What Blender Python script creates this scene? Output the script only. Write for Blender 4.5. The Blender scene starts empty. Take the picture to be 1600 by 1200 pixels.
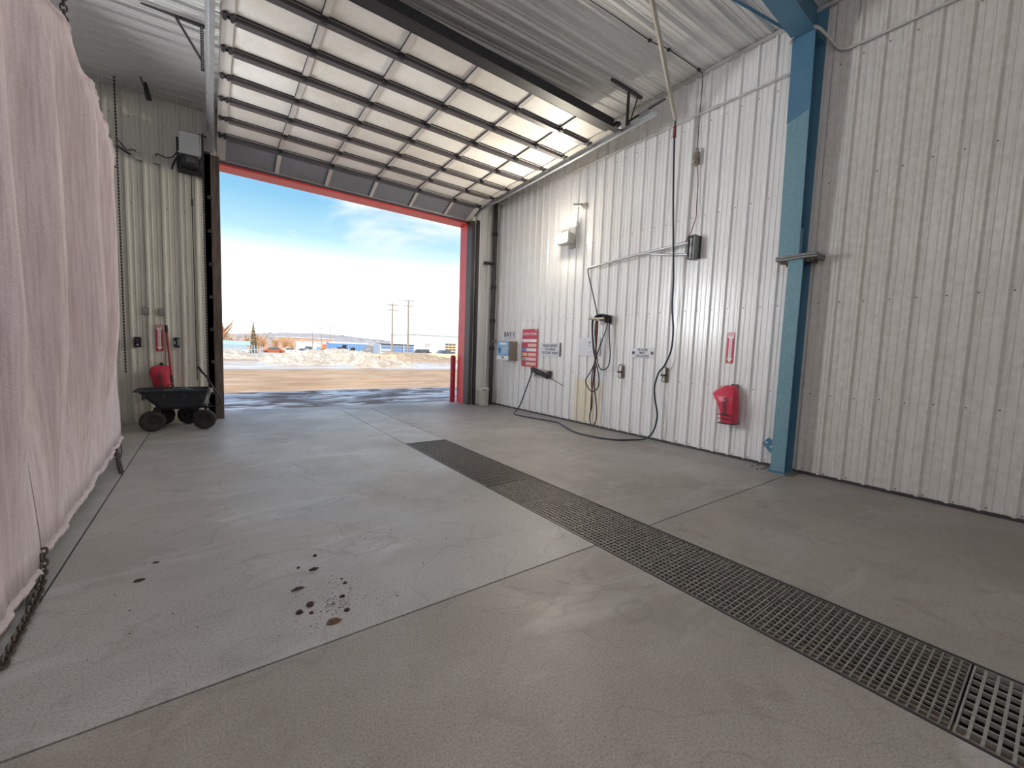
import bpy, math, random
from mathutils import Vector, Matrix

random.seed(7)
S = bpy.context.scene
COL = S.collection
PI = math.pi

# ------------------------------------------------------------------ camera
yaw, pit, rol = math.radians(36.3672), math.radians(4.6142), math.radians(2.0373)
r0 = Vector((math.cos(yaw), -math.sin(yaw), 0))
fw = Vector((math.sin(yaw)*math.cos(pit), math.cos(yaw)*math.cos(pit), -math.sin(pit)))
u0 = Vector((math.sin(yaw)*math.sin(pit), math.cos(yaw)*math.sin(pit), math.cos(pit)))
cr = math.cos(rol)*r0 + math.sin(rol)*u0
cu = math.cos(rol)*u0 - math.sin(rol)*r0
cam_d = bpy.data.cameras.new('camera')
cam = bpy.data.objects.new('camera', cam_d)
COL.objects.link(cam)
cam_d.sensor_width = 36.0
cam_d.lens = 642.278/1600*36.0
cam_d.clip_start = 0.05
cam_d.clip_end = 3000
M = Matrix.Identity(4)
for i in range(3):
    M[i][0], M[i][1], M[i][2] = cr[i], cu[i], -fw[i]
M[2][3] = 1.5
cam.matrix_world = M
S.camera = cam

# ------------------------------------------------------------------ colour management
S.view_settings.view_transform = 'Standard'
S.view_settings.look = 'None'
S.view_settings.gamma = 1.0
S.view_settings.use_curve_mapping = False
S.view_settings.exposure = 0.98

# ------------------------------------------------------------------ world sky
W = bpy.data.worlds.new('sky')
S.world = W
W.use_nodes = True
nt = W.node_tree
nt.nodes.clear()
def N(t, kind, **kw):
    n = t.nodes.new(kind)
    for k, v in kw.items():
        setattr(n, k, v)
    return n
def ramp(t, stops, interp='LINEAR'):
    n = t.nodes.new('ShaderNodeValToRGB')
    e = n.color_ramp
    e.interpolation = interp
    while len(e.elements) < len(stops):
        e.elements.new(0.5)
    for el, (p, c) in zip(e.elements, stops):
        el.position = p
        el.color = (c[0], c[1], c[2], 1) if len(c) == 3 else c
    return n
tc = N(nt, 'ShaderNodeTexCoord')
sep = N(nt, 'ShaderNodeSeparateXYZ')
nt.links.new(tc.outputs['Generated'], sep.inputs[0])
sky_r = ramp(nt, [(0.0, (1.5, 1.53, 1.57)), (0.09, (1.25, 1.29, 1.33)), (0.165, (0.75, 0.86, 0.92)), (0.22, (0.33, 0.52, 0.60)),
                  (0.29, (0.18, 0.385, 0.55)), (0.37, (0.155, 0.30, 0.54)), (1.0, (0.12, 0.26, 0.52))])
nt.links.new(sep.outputs['Z'], sky_r.inputs[0])
mp = N(nt, 'ShaderNodeMapping')
mp.inputs['Scale'].default_value = (1.6, 1.6, 6.0)
nt.links.new(tc.outputs['Generated'], mp.inputs[0])
nz = N(nt, 'ShaderNodeTexNoise')
nz.inputs['Scale'].default_value = 1.7
nz.inputs['Detail'].default_value = 6
nz.inputs['Roughness'].default_value = 0.55
nz.inputs['Distortion'].default_value = 0.3
nt.links.new(mp.outputs[0], nz.inputs['Vector'])
cl = ramp(nt, [(0.44, (0, 0, 0)), (0.66, (1, 1, 1))], 'EASE')
nt.links.new(nz.outputs[0], cl.inputs[0])
cm = N(nt, 'ShaderNodeMath', operation='MULTIPLY')
cm.inputs[1].default_value = 0.8
nt.links.new(cl.outputs[0], cm.inputs[0])
mx = N(nt, 'ShaderNodeMix', data_type='RGBA')
nt.links.new(cm.outputs[0], mx.inputs[0])
nt.links.new(sky_r.outputs[0], mx.inputs[6])
mx.inputs[7].default_value = (0.64, 0.66, 0.68, 1)
bg = N(nt, 'ShaderNodeBackground')
bg.inputs['Strength'].default_value = 0.87
nt.links.new(mx.outputs[2], bg.inputs['Color'])
wo = N(nt, 'ShaderNodeOutputWorld')
nt.links.new(bg.outputs[0], wo.inputs['Surface'])

# ------------------------------------------------------------------ sun, behind the building
sd = bpy.data.lights.new('sun', 'SUN')
sd.energy = 2.6
sd.angle = math.radians(0.6)
sd.color = (1.0, 0.93, 0.82)
sun = bpy.data.objects.new('sun', sd)
COL.objects.link(sun)
sun_dir = Vector((0.55, 0.52, -0.78)).normalized()      # direction the light travels
sun.rotation_euler = sun_dir.to_track_quat('-Z', 'Y').to_euler()
sun.location = (-20, -20, 40)

# strengths: added fill tubes, the wall floodlight, added fill floods (fixtures are built further down)
LAMP = 11.0
FLOOD = 290.0
BAY2 = 90.0

# ------------------------------------------------------------------ materials
MATS = {}
def mat(name, color, rough=0.6, metal=0.0, emit=None, noise=None, bump=None, spec=0.5, streak=None, alpha=None):
    """noise=(scale, amount, dark colour)  streak=(scale xyz, amount, colour)  bump=(scale, strength)"""
    if name in MATS:
        return MATS[name]
    m = bpy.data.materials.new(name)
    m.use_nodes = True
    t = m.node_tree
    b = t.nodes['Principled BSDF']
    b.inputs['Base Color'].default_value = (*color, 1)
    b.inputs['Roughness'].default_value = rough
    b.inputs['Metallic'].default_value = metal
    b.inputs['Specular IOR Level'].default_value = spec
    if emit:
        b.inputs['Emission Color'].default_value = (*emit[0], 1)
        b.inputs['Emission Strength'].default_value = emit[1]
    geo = None
    last = None
    def pos():
        nonlocal geo
        if geo is None:
            geo = t.nodes.new('ShaderNodeNewGeometry')
        return geo.outputs['Position']
    def mixin(fac_out, col):
        nonlocal last
        x = N(t, 'ShaderNodeMix', data_type='RGBA')
        t.links.new(fac_out, x.inputs[0])
        if last is None:
            x.inputs[6].default_value = (*color, 1)
        else:
            t.links.new(last, x.inputs[6])
        x.inputs[7].default_value = (*col, 1)
        last = x.outputs[2]
    layers = []
    if noise:
        layers += noise if isinstance(noise, list) else [noise]
    for (sc, amt, col) in layers:
        n = t.nodes.new('ShaderNodeTexNoise')
        n.inputs['Scale'].default_value = sc
        n.inputs['Detail'].default_value = 5
        t.links.new(pos(), n.inputs['Vector'])
        rp = ramp(t, [(0.38, (0, 0, 0)), (0.68, (amt, amt, amt))])
        t.links.new(n.outputs[0], rp.inputs[0])
        mixin(rp.outputs[0], col)
    st = (streak if isinstance(streak, list) else [streak]) if streak else []
    for (sc, amt, col) in st:
        mpn = t.nodes.new('ShaderNodeMapping')
        mpn.inputs['Scale'].default_value = sc
        t.links.new(pos(), mpn.inputs[0])
        n = t.nodes.new('ShaderNodeTexNoise')
        n.inputs['Scale'].default_value = 1.0
        n.inputs['Detail'].default_value = 4
        t.links.new(mpn.outputs[0], n.inputs['Vector'])
        rp = ramp(t, [(0.4, (0, 0, 0)), (0.66, (amt, amt, amt))])
        t.links.new(n.outputs[0], rp.inputs[0])
        mixin(rp.outputs[0], col)
    if last is not None:
        t.links.new(last, b.inputs['Base Color'])
    if bump:
        n = t.nodes.new('ShaderNodeTexNoise')
        n.inputs['Scale'].default_value = bump[0]
        n.inputs['Detail'].default_value = 4
        t.links.new(pos(), n.inputs['Vector'])
        bp = t.nodes.new('ShaderNodeBump')
        bp.inputs['Strength'].default_value = bump[1]
        bp.inputs['Distance'].default_value = bump[2] if len(bump) > 2 else 0.02
        t.links.new(n.outputs[0], bp.inputs['Height'])
        t.links.new(bp.outputs[0], b.inputs['Normal'])
    MATS[name] = m
    return m

def wall_material():
    m = mat('ribbed_steel_white', (0.87, 0.87, 0.87), 0.38,
            noise=[(1.1, 0.25, (0.74, 0.72, 0.68)), (60, 0.12, (0.6, 0.55, 0.48))],
            streak=[((6, 6, 0.35), 0.22, (0.70, 0.67, 0.62))])
    t = m.node_tree
    b = t.nodes['Principled BSDF']
    src = b.inputs['Base Color'].links[0].from_socket
    geo = t.nodes.new('ShaderNodeNewGeometry')
    sp = t.nodes.new('ShaderNodeSeparateXYZ')
    t.links.new(geo.outputs['Position'], sp.inputs[0])
    def step(sock, lo, hi):
        n = N(t, 'ShaderNodeMapRange')
        n.inputs['From Min'].default_value = lo
        n.inputs['From Max'].default_value = hi
        t.links.new(sock, n.inputs['Value'])
        return n.outputs[0]
    def mul(a, c):
        n = N(t, 'ShaderNodeMath', operation='MULTIPLY')
        t.links.new(a, n.inputs[0])
        if isinstance(c, float):
            n.inputs[1].default_value = c
        else:
            t.links.new(c, n.inputs[1])
        return n.outputs[0]
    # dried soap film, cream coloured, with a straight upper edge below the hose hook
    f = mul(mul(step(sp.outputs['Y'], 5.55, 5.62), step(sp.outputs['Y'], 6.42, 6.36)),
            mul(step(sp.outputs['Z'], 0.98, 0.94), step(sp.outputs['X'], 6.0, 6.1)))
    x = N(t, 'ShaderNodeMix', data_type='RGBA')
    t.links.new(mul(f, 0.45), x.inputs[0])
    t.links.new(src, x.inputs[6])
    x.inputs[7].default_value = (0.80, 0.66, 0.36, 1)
    # road dirt sprayed over the bay end of the wall
    nzz = t.nodes.new('ShaderNodeTexNoise')
    nzz.inputs['Scale'].default_value = 14
    nzz.inputs['Detail'].default_value = 6
    t.links.new(geo.outputs['Position'], nzz.inputs['Vector'])
    rp = ramp(t, [(0.34, (0.38, 0.38, 0.38)), (0.70, (0.62, 0.62, 0.62))])
    t.links.new(nzz.outputs[0], rp.inputs[0])
    g = mul(step(sp.outputs['Y'], 2.45, 2.1), mul(rp.outputs[0], 0.9))
    y = N(t, 'ShaderNodeMix', data_type='RGBA')
    t.links.new(g, y.inputs[0])
    t.links.new(x.outputs[2], y.inputs[6])
    y.inputs[7].default_value = (0.46, 0.41, 0.34, 1)
    t.links.new(y.outputs[2], b.inputs['Base Color'])
    return m
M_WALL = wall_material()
M_WALL.node_tree.nodes['Principled BSDF'].inputs['Roughness'].default_value = 0.27
M_BACKWALL = mat('ribbed_steel_cream', (0.80, 0.79, 0.73), 0.45,
                 noise=[(1.3, 0.35, (0.64, 0.62, 0.54)), (45, 0.2, (0.46, 0.44, 0.37))],
                 streak=[((5, 5, 0.3), 0.3, (0.60, 0.58, 0.50))])
M_CEIL = mat('ribbed_steel_ceiling', (0.82, 0.82, 0.81), 0.40,
             noise=[(0.8, 0.35, (0.66, 0.65, 0.62)), (30, 0.12, (0.35, 0.33, 0.29))])
M_TRIM = mat('trim_steel', (0.55, 0.54, 0.52), 0.5)
M_SCREW = mat('screw_zinc', (0.16, 0.15, 0.14), 0.5, 0.4)
M_BLUE = mat('blue_painted_steel', (0.075, 0.20, 0.32), 0.45,
             noise=[(2.2, 0.5, (0.13, 0.27, 0.36)), (40, 0.2, (0.05, 0.09, 0.13))])
M_BLUE2 = mat('blue_grey_worn_steel', (0.16, 0.33, 0.40), 0.5,
              noise=[(1.6, 0.5, (0.21, 0.35, 0.40)), (35, 0.25, (0.07, 0.11, 0.14))])
M_PLATE = mat('grey_steel_plate', (0.22, 0.23, 0.23), 0.5, 0.3, noise=(25, 0.3, (0.1, 0.1, 0.1)))
M_BLACK = mat('black_steel', (0.018, 0.018, 0.022), 0.5)
M_DARK = mat('dark_steel', (0.075, 0.07, 0.075), 0.45, 0.5)
M_STRUT = mat('door_strut_steel', (0.15, 0.14, 0.145), 0.42, 0.6, noise=(6, 0.3, (0.09, 0.085, 0.09)))
M_GALV = mat('galvanised_steel', (0.50, 0.51, 0.52), 0.4, 0.7, noise=(14, 0.4, (0.33, 0.34, 0.36)))
M_LIP = mat('strut_lip', (0.52, 0.51, 0.51), 0.4, 0.5)
M_SKIN = mat('door_skin', (0.86, 0.84, 0.80), 0.5,
             noise=[(1.2, 0.6, (0.58, 0.52, 0.43)), (9, 0.35, (0.84, 0.83, 0.80)), (55, 0.2, (0.34, 0.27, 0.2))])
M_SKINDARK = mat('door_skin_grey', (0.24, 0.245, 0.26), 0.25, noise=(2, 0.3, (0.18, 0.18, 0.20)))
M_STILE = mat('door_stile', (0.56, 0.53, 0.50), 0.45, noise=(5, 0.4, (0.44, 0.40, 0.36)))
M_RED = mat('red_painted_trim', (0.82, 0.09, 0.09), 0.4, noise=(3, 0.25, (0.6, 0.05, 0.05)))
M_MAROON = mat('bollard_red', (0.50, 0.02, 0.05), 0.4, noise=(5, 0.3, (0.35, 0.02, 0.03)))
M_JAMB = mat('jamb_timber', (0.12, 0.085, 0.07), 0.7, streak=[((9, 9, 1.2), 0.7, (0.05, 0.04, 0.038)), ((20, 20, 3), 0.4, (0.25, 0.2, 0.17))])
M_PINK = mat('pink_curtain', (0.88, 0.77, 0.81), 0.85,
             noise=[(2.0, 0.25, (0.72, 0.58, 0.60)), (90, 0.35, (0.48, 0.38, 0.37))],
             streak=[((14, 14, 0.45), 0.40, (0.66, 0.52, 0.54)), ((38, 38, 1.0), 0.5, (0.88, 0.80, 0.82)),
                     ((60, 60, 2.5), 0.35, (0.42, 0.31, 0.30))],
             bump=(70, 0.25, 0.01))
M_HEM = mat('curtain_hem', (0.66, 0.58, 0.58), 0.8, streak=((30, 30, 8), 0.4, (0.48, 0.40, 0.40)))
M_RUSTCH = mat('rusty_chain', (0.10, 0.085, 0.075), 0.6, 0.5, noise=(40, 0.5, (0.17, 0.11, 0.07)))
M_RUBBER = mat('black_rubber', (0.022, 0.023, 0.027), 0.65)
M_HOSE = mat('blue_black_hose', (0.02, 0.035, 0.055), 0.4)
M_HOSERED = mat('dark_red_hose', (0.14, 0.02, 0.02), 0.45)
M_HOSEPALE = mat('teal_hose', (0.06, 0.13, 0.16), 0.4)
M_WHITE = mat('white_plastic', (0.78, 0.78, 0.78), 0.4)
M_SIGN = mat('sign_face', (0.66, 0.67, 0.71), 0.4, noise=(8, 0.2, (0.6, 0.6, 0.62)))
M_INK = mat('black_lettering', (0.06, 0.06, 0.07), 0.6)
M_SIGNRED = mat('sign_red', (0.56, 0.05, 0.09), 0.5)
M_PINKROW = mat('sign_pale_pink', (0.85, 0.55, 0.58), 0.5)
M_SIGNWHITE = mat('sign_white', (0.86, 0.84, 0.84), 0.5)
M_SIGNBLUE = mat('sign_blue', (0.16, 0.24, 0.55), 0.5)
M_SIGNYEL = mat('sign_yellow', (0.78, 0.56, 0.28), 0.5)
M_SIGNGRN = mat('sign_green', (0.28, 0.42, 0.33), 0.5)
M_SIGNPEACH = mat('sign_peach', (0.82, 0.52, 0.42), 0.5)
M_BOXBLUE = mat('box_blue_face', (0.20, 0.44, 0.68), 0.35)
M_BOXGREY = mat('box_brown_grey', (0.30, 0.26, 0.23), 0.5)
M_EXT = mat('red_vinyl', (0.66, 0.045, 0.09), 0.35, bump=(14, 0.35, 0.02))
M_PVC = mat('pvc_pipe', (0.50, 0.45, 0.38), 0.45, noise=(5, 0.4, (0.36, 0.32, 0.27)))
M_REDCAP = mat('red_fitting', (0.20, 0.025, 0.025), 0.4)
M_BRASS = mat('aged_metal', (0.34, 0.30, 0.25), 0.4, 0.7)
M_TAN = mat('tan_board', (0.62, 0.50, 0.42), 0.6)
M_RUSTBR = mat('rust_stain', (0.17, 0.11, 0.075), 0.8)
M_PAIL = mat('pail_plastic', (0.66, 0.65, 0.56), 0.5, noise=(9, 0.3, (0.45, 0.40, 0.30)))
M_TRAY = mat('cart_poly', (0.022, 0.026, 0.035), 0.5, noise=(20, 0.3, (0.05, 0.055, 0.06)))
M_TYRE = mat('tyre', (0.025, 0.024, 0.024), 0.8, noise=(30, 0.5, (0.07, 0.06, 0.05)))
M_RIM = mat('wheel_rim', (0.03, 0.035, 0.045), 0.4, 0.3)
M_SHAFTRED = mat('red_shaft', (0.42, 0.06, 0.06), 0.5, noise=(12, 0.4, (0.3, 0.1, 0.09)))
M_CLOD = mat('mud_clod', (0.055, 0.04, 0.03), 0.9, noise=(60, 0.5, (0.13, 0.07, 0.04)))
M_CLODR = mat('rusty_clod', (0.16, 0.095, 0.055), 0.9, noise=(80, 0.6, (0.10, 0.05, 0.03)))
M_GRATE = mat('grating_steel', (0.32, 0.305, 0.275), 0.5, 0.5, noise=(30, 0.5, (0.11, 0.10, 0.09)))
M_GRATEC = mat('grating_frp', (0.30, 0.295, 0.27), 0.6, noise=(30, 0.4, (0.16, 0.15, 0.14)))
M_PIT = mat('trench_concrete', (0.025, 0.023, 0.021), 0.8)
M_LAMPLENS = mat('lamp_lens', (1, 0.95, 0.8), 0.3, emit=((1.0, 0.91, 0.74), FLOOD))
M_FILLLENS = mat('fill_floodlight_lens', (1, 1, 1), 0.4, emit=((0.95, 0.98, 1.0), BAY2))  # glow of the fill floods added out of view
M_FILLTUBE = mat('light_diffuser', (1, 1, 1), 0.4, emit=((0.97, 0.98, 1.0), LAMP))  # glow of the added fill tubes
M_ALU = mat('cast_aluminium', (0.42, 0.40, 0.37), 0.5, 0.5)
M_OPGREY = mat('operator_housing', (0.40, 0.42, 0.44), 0.45, noise=(5, 0.3, (0.3, 0.3, 0.31)))

def floor_material(name, k, warm):
    m = bpy.data.materials.new(name)
    def T(c): return (c[0]*k, c[1]*k*(1-warm*0.5), c[2]*k*(1-warm))
    m.use_nodes = True
    t = m.node_tree
    b = t.nodes['Principled BSDF']
    geo = t.nodes.new('ShaderNodeNewGeometry')
    P = geo.outputs['Position']
    def noise(sc, det=5, rough=0.55, dist=0.0, scale3=None):
        n = t.nodes.new('ShaderNodeTexNoise')
        n.inputs['Scale'].default_value = sc
        n.inputs['Detail'].default_value = det
        n.inputs['Roughness'].default_value = rough
        n.inputs['Distortion'].default_value = dist
        if scale3:
            q = t.nodes.new('ShaderNodeMapping')
            q.inputs['Scale'].default_value = scale3
            t.links.new(P, q.inputs[0])
            t.links.new(q.outputs[0], n.inputs['Vector'])
        else:
            t.links.new(P, n.inputs['Vector'])
        return n.outputs[0]
    def rmp(s, stops):
        q = ramp(t, stops)
        t.links.new(s, q.inputs[0])
        return q.outputs[0]
    def mix(f, a, c):
        x = N(t, 'ShaderNodeMix', data_type='RGBA')
        t.links.new(f, x.inputs[0])
        if isinstance(a, tuple):
            x.inputs[6].default_value = (*a, 1)
        else:
            t.links.new(a, x.inputs[6])
        x.inputs[7].default_value = (*c, 1)
        return x.outputs[2]
    c = mix(rmp(noise(0.55, 4, 0.5, 0.4), [(0.35, (0, 0, 0)), (0.7, (1, 1, 1))]), T((0.47, 0.45, 0.425)), T((0.35, 0.33, 0.305)))
    c = mix(rmp(noise(1.9, 6, 0.6, 0.6), [(0.45, (0, 0, 0)), (0.72, (0.55, 0.55, 0.55))]), c, T((0.52, 0.505, 0.48)))
    c = mix(rmp(noise(3.6, 5, 0.6, 1.0), [(0.56, (0, 0, 0)), (0.74, (0.5, 0.5, 0.5))]), c, T((0.26, 0.225, 0.19)))
    c = mix(rmp(noise(95, 3, 0.7), [(0.48, (0, 0, 0)), (0.64, (0.55, 0.55, 0.55))]), c, (0.16, 0.14, 0.12))
    c = mix(rmp(noise(140, 2, 0.6), [(0.58, (0, 0, 0)), (0.70, (0.6, 0.6, 0.6))]), c, (0.58, 0.55, 0.50))
    c = mix(rmp(noise(1.0, 6, 0.65, 1.0, (0.7, 2.0, 1)), [(0.55, (0, 0, 0)), (0.70, (0.45, 0.45, 0.45))]), c, T((0.66, 0.66, 0.665)))
    c = mix(rmp(noise(0.33, 5, 0.6, 0.8), [(0.50, (0, 0, 0)), (0.66, (0.5, 0.5, 0.5))]), c, T((0.30, 0.275, 0.25)))
    # wandering tyre scuffs
    w = noise(0.9, 2, 0.4, 1.2)
    c = mix(rmp(w, [(0.490, (0, 0, 0)), (0.497, (0.3, 0.3, 0.3)), (0.503, (0, 0, 0))]), c, (0.17, 0.15, 0.13))
    t.links.new(c, b.inputs['Base Color'])
    r = rmp(noise(0.8, 5, 0.6, 0.8), [(0.35, (0.40, 0.40, 0.40)), (0.66, (0.62, 0.62, 0.62))])
    t.links.new(r, b.inputs['Roughness'])
    bp = t.nodes.new('ShaderNodeBump')
    bp.inputs['Strength'].default_value = 0.22
    bp.inputs['Distance'].default_value = 0.004
    t.links.new(noise(110, 3, 0.6), bp.inputs['Height'])
    t.links.new(bp.outputs[0], b.inputs['Normal'])
    return m
M_FLOOR = floor_material('washed_concrete', 1.0, -0.05)
M_FLOOR2 = floor_material('brown_exposed_concrete', 0.80, 0.07)
M_FLOOR3 = floor_material('stained_concrete', 0.82, 0.05)

# ------------------------------------------------------------------ mesh helpers
class MB:
    def __init__(s):
        s.v, s.f, s.m = [], [], []
    def add(s, vs, fs, mi=0):
        o = len(s.v)
        s.v += [Vector(p) for p in vs]
        for f in fs:
            s.f.append([o+i for i in f])
            s.m.append(mi)
    def box(s, x0, x1, y0, y1, z0, z1, mi=0):
        vs = [(x, y, z) for z in (z0, z1) for y in (y0, y1) for x in (x0, x1)]
        s.add(vs, [(0, 2, 3, 1), (4, 5, 7, 6), (0, 1, 5, 4), (2, 6, 7, 3), (0, 4, 6, 2), (1, 3, 7, 5)], mi)
        return s
    def bevbox(s, x0, x1, y0, y1, z0, z1, b, mi=0):
        # box whose 12 edges are chamfered by b
        cx, cy, cz = (x0+x1)/2, (y0+y1)/2, (z0+z1)/2
        hx, hy, hz = (x1-x0)/2, (y1-y0)/2, (z1-z0)/2
        b = min(b, hx*.9, hy*.9, hz*.9)
        vs, idx = [], {}
        for sx in (-1, 1):
            for sy in (-1, 1):
                for sz in (-1, 1):
                    for a in range(3):
                        p = [cx+sx*(hx-b), cy+sy*(hy-b), cz+sz*(hz-b)]
                        p[a] = [cx+sx*hx, cy+sy*hy, cz+sz*hz][a]
                        idx[(sx, sy, sz, a)] = len(vs)
                        vs.append(p)
        fs = []
        def quad(a, q):
            fs.append([idx[k] for k in q])
        for a in range(3):
            o1, o2 = (a+1) % 3, (a+2) % 3
            for sg in (-1, 1):
                q = []
                for (p1, p2) in ((-1, -1), (1, -1), (1, 1), (-1, 1)):
                    k = [0, 0, 0]
                    k[a], k[o1], k[o2] = sg, p1, p2
                    q.append((*k, a))
                if sg < 0:
                    q.reverse()
                quad(a, q)
        for a in range(3):            # chamfers along axis a
            o1, o2 = (a+1) % 3, (a+2) % 3
            for s1 in (-1, 1):
                for s2 in (-1, 1):
                    k0, k1 = [0, 0, 0], [0, 0, 0]
                    k0[a], k0[o1], k0[o2] = -1, s1, s2
                    k1[a], k1[o1], k1[o2] = 1, s1, s2
                    q = [(*k0, o1), (*k1, o1), (*k1, o2), (*k0, o2)]
                    if s1*s2 < 0:
                        q.reverse()
                    quad(a, q)
        for sx in (-1, 1):
            for sy in (-1, 1):
                for sz in (-1, 1):
                    q = [(sx, sy, sz, 0), (sx, sy, sz, 1), (sx, sy, sz, 2)]
                    if sx*sy*sz < 0:
                        q.reverse()
                    quad(0, q)
        s.add(vs, fs, mi)
        return s
    def tube(s, pts, r, n=8, mi=0, cap=True):
        pts = [Vector(p) for p in pts]
        k = len(pts)
        rs = r if isinstance(r, (list, tuple)) else [r]*k
        prev = None
        rings = []
        for i, p in enumerate(pts):
            d = (pts[min(i+1, k-1)] - pts[max(i-1, 0)])
            if d.length < 1e-9:
                d = Vector((0, 0, 1))
            d.normalize()
            if prev is None:
                a = Vector((0, 0, 1)) if abs(d.z) < 0.9 else Vector((1, 0, 0))
                u = d.cross(a).normalized()
            else:
                u = (prev - d*prev.dot(d))
                if u.length < 1e-6:
                    u = d.orthogonal()
                u.normalize()
            prev = u
            w = d.cross(u)
            rings.append([p + rs[i]*(math.cos(2*PI*j/n)*u + math.sin(2*PI*j/n)*w) for j in range(n)])
        vs = [q for rg in rings for q in rg]
        fs = []
        for i in range(k-1):
            for j in range(n):
                a, b = i*n+j, i*n+(j+1) % n
                fs.append((a, b, b+n, a+n))
        if cap:
            fs.append(tuple(reversed(range(n))))
            fs.append(tuple((k-1)*n+j for j in range(n)))
        s.add(vs, fs, mi)
        return s
    def loft(s, rings, mi=0, cap=True):
        n = len(rings[0])
        vs = [q for rg in rings for q in rg]
        fs = []
        for i in range(len(rings)-1):
            for j in range(n):
                a, b = i*n+j, i*n+(j+1) % n
                fs.append((a, b, b+n, a+n))
        if cap:
            fs.append(tuple(reversed(range(n))))
            fs.append(tuple((len(rings)-1)*n+j for j in range(n)))
        s.add(vs, fs, mi)
        return s
    def lathe(s, prof, c, axis='z', n=20, mi=0):
        """prof: list of (radius, height) along axis from centre c"""
        rings = []
        for (r, h) in prof:
            rg = []
            for j in range(n):
                a = 2*PI*j/n
                if axis == 'z':
                    rg.append((c[0]+r*math.cos(a), c[1]+r*math.sin(a), c[2]+h))
                elif axis == 'y':
                    rg.append((c[0]+r*math.sin(a), c[1]+h, c[2]+r*math.cos(a)))
                else:
                    rg.append((c[0]+h, c[1]+r*math.cos(a), c[2]+r*math.sin(a)))
            rings.append(rg)
        return s.loft(rings, mi)
    def extrude(s, prof, d, mi=0):
        """closed polygon prof (list of 3-D points) pushed along vector d"""
        prof = [Vector(p) for p in prof]
        d = Vector(d)
        n = len(prof)
        vs = prof + [p+d for p in prof]
        fs = [tuple(reversed(range(n))), tuple(n+i for i in range(n))]
        for i in range(n):
            j = (i+1) % n
            fs.append((i, j, j+n, i+n))
        s.add(vs, fs, mi)
        return s
    def grid(s, rows, mi=0, closed=False):
        nr, nc = len(rows), len(rows[0])
        vs = [p for r in rows for p in r]
        fs = [(i*nc+j, i*nc+j+1, (i+1)*nc+j+1, (i+1)*nc+j) for i in range(nr-1) for j in range(nc-1)]
        s.add(vs, fs, mi)
        return s
    def rot(s, origin, axis, ang):
        R = Matrix.Rotation(ang, 3, axis)
        o = Vector(origin)
        s.v = [o + R @ (p-o) for p in s.v]
        return s
    def mesh(s, name, mats, origin=(0, 0, 0), smooth=False):
        o = Vector(origin)
        me = bpy.data.meshes.new(name)
        me.from_pydata([tuple(p-o) for p in s.v], [], s.f)
        mats = mats if isinstance(mats, (list, tuple)) else [mats]
        for m in mats:
            me.materials.append(m)
        if len(mats) > 1:
            me.polygons.foreach_set('material_index', s.m)
        if smooth:
            me.polygons.foreach_set('use_smooth', [True]*len(me.polygons))
        me.validate()
        import bmesh
        bm = bmesh.new()
        bm.from_mesh(me)
        bmesh.ops.recalc_face_normals(bm, faces=bm.faces)
        bm.to_mesh(me)
        bm.free()
        if smooth:
            try:
                me.set_sharp_from_angle(angle=math.radians(42))
            except Exception:
                pass
        return me
    def build(s, name, mats, parent=None, smooth=False, origin=None):
        if parent is not None:
            o = Vector(WL[parent.name])
        elif origin is not None:
            o = Vector(origin)
        else:
            xs = [p.x for p in s.v]; ys = [p.y for p in s.v]; zs = [p.z for p in s.v]
            o = Vector(((min(xs)+max(xs))/2, (min(ys)+max(ys))/2, min(zs)))
        me = s.mesh(name, mats, o, smooth)
        return place(name, me, o, parent)

WL = {}          # world location of every object made here
def place(name, me, loc, parent=None, rot=None):
    ob = bpy.data.objects.new(name, me)
    COL.objects.link(ob)
    loc = Vector(loc)
    if parent is not None:
        ob.parent = parent
        ob.location = loc - Vector(WL[parent.name])
    else:
        ob.location = loc
    if rot is not None:
        ob.rotation_euler = rot
    WL[ob.name] = tuple(loc)
    return ob
def empty(name, loc):
    return place(name, None, loc)
def tag(o, label, cat, group=None):
    o['label'] = label
    o['category'] = cat
    if group:
        o['group'] = group
    return o
def struct(o, label, cat=None):
    o['kind'] = 'structure'
    o['label'] = label
    o['category'] = cat or o.name.split('_')[0]
    return o
def stuff(o):
    o['kind'] = 'stuff'
    return o
def spline(pts, n=8):
    P = [Vector(p) for p in pts]
    P = [P[0]*2-P[1]] + P + [P[-1]*2-P[-2]]
    out = []
    for i in range(1, len(P)-2):
        a, b, c, d = P[i-1:i+3]
        for k in range(n):
            t = k/n
            out.append(0.5*((2*b)+(c-a)*t+(2*a-5*b+4*c-d)*t*t+(3*b-a-3*c+d)*t**3))
    out.append(P[-2])
    return out
def text(body, size, loc, facing, mat_, parent, name='lettering', depth=0.0015, rotz=0.0, sx=1.0, align='CENTER'):
    cu_ = bpy.data.curves.new('text', 'FONT')
    cu_.body = body
    cu_.size = size
    cu_.align_x = align
    cu_.align_y = 'CENTER'
    cu_.extrude = depth
    cu_.resolution_u = 2
    cu_.offset = size*0.010 if size > 0.05 else 0.0
    tmp = bpy.data.objects.new('text_tmp', cu_)
    COL.objects.link(tmp)
    bpy.context.view_layer.update()
    dg = bpy.context.evaluated_depsgraph_get()
    me = bpy.data.meshes.new_from_object(tmp.evaluated_get(dg))
    bpy.data.objects.remove(tmp)
    X, Y, Z = {'-x': ((0, -1, 0), (0, 0, 1), (-1, 0, 0)), '-y': ((1, 0, 0), (0, 0, 1), (0, -1, 0))}[facing]
    R = Matrix((X, Y, Z)).transposed()
    q = Matrix.Rotation(rotz, 3, 'Z')
    for v in me.vertices:
        c = q @ Vector((v.co.x*sx, v.co.y, v.co.z))
        v.co = R @ c
    me.materials.clear()
    me.materials.append(mat_)
    return place(name, me, loc, parent)
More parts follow.
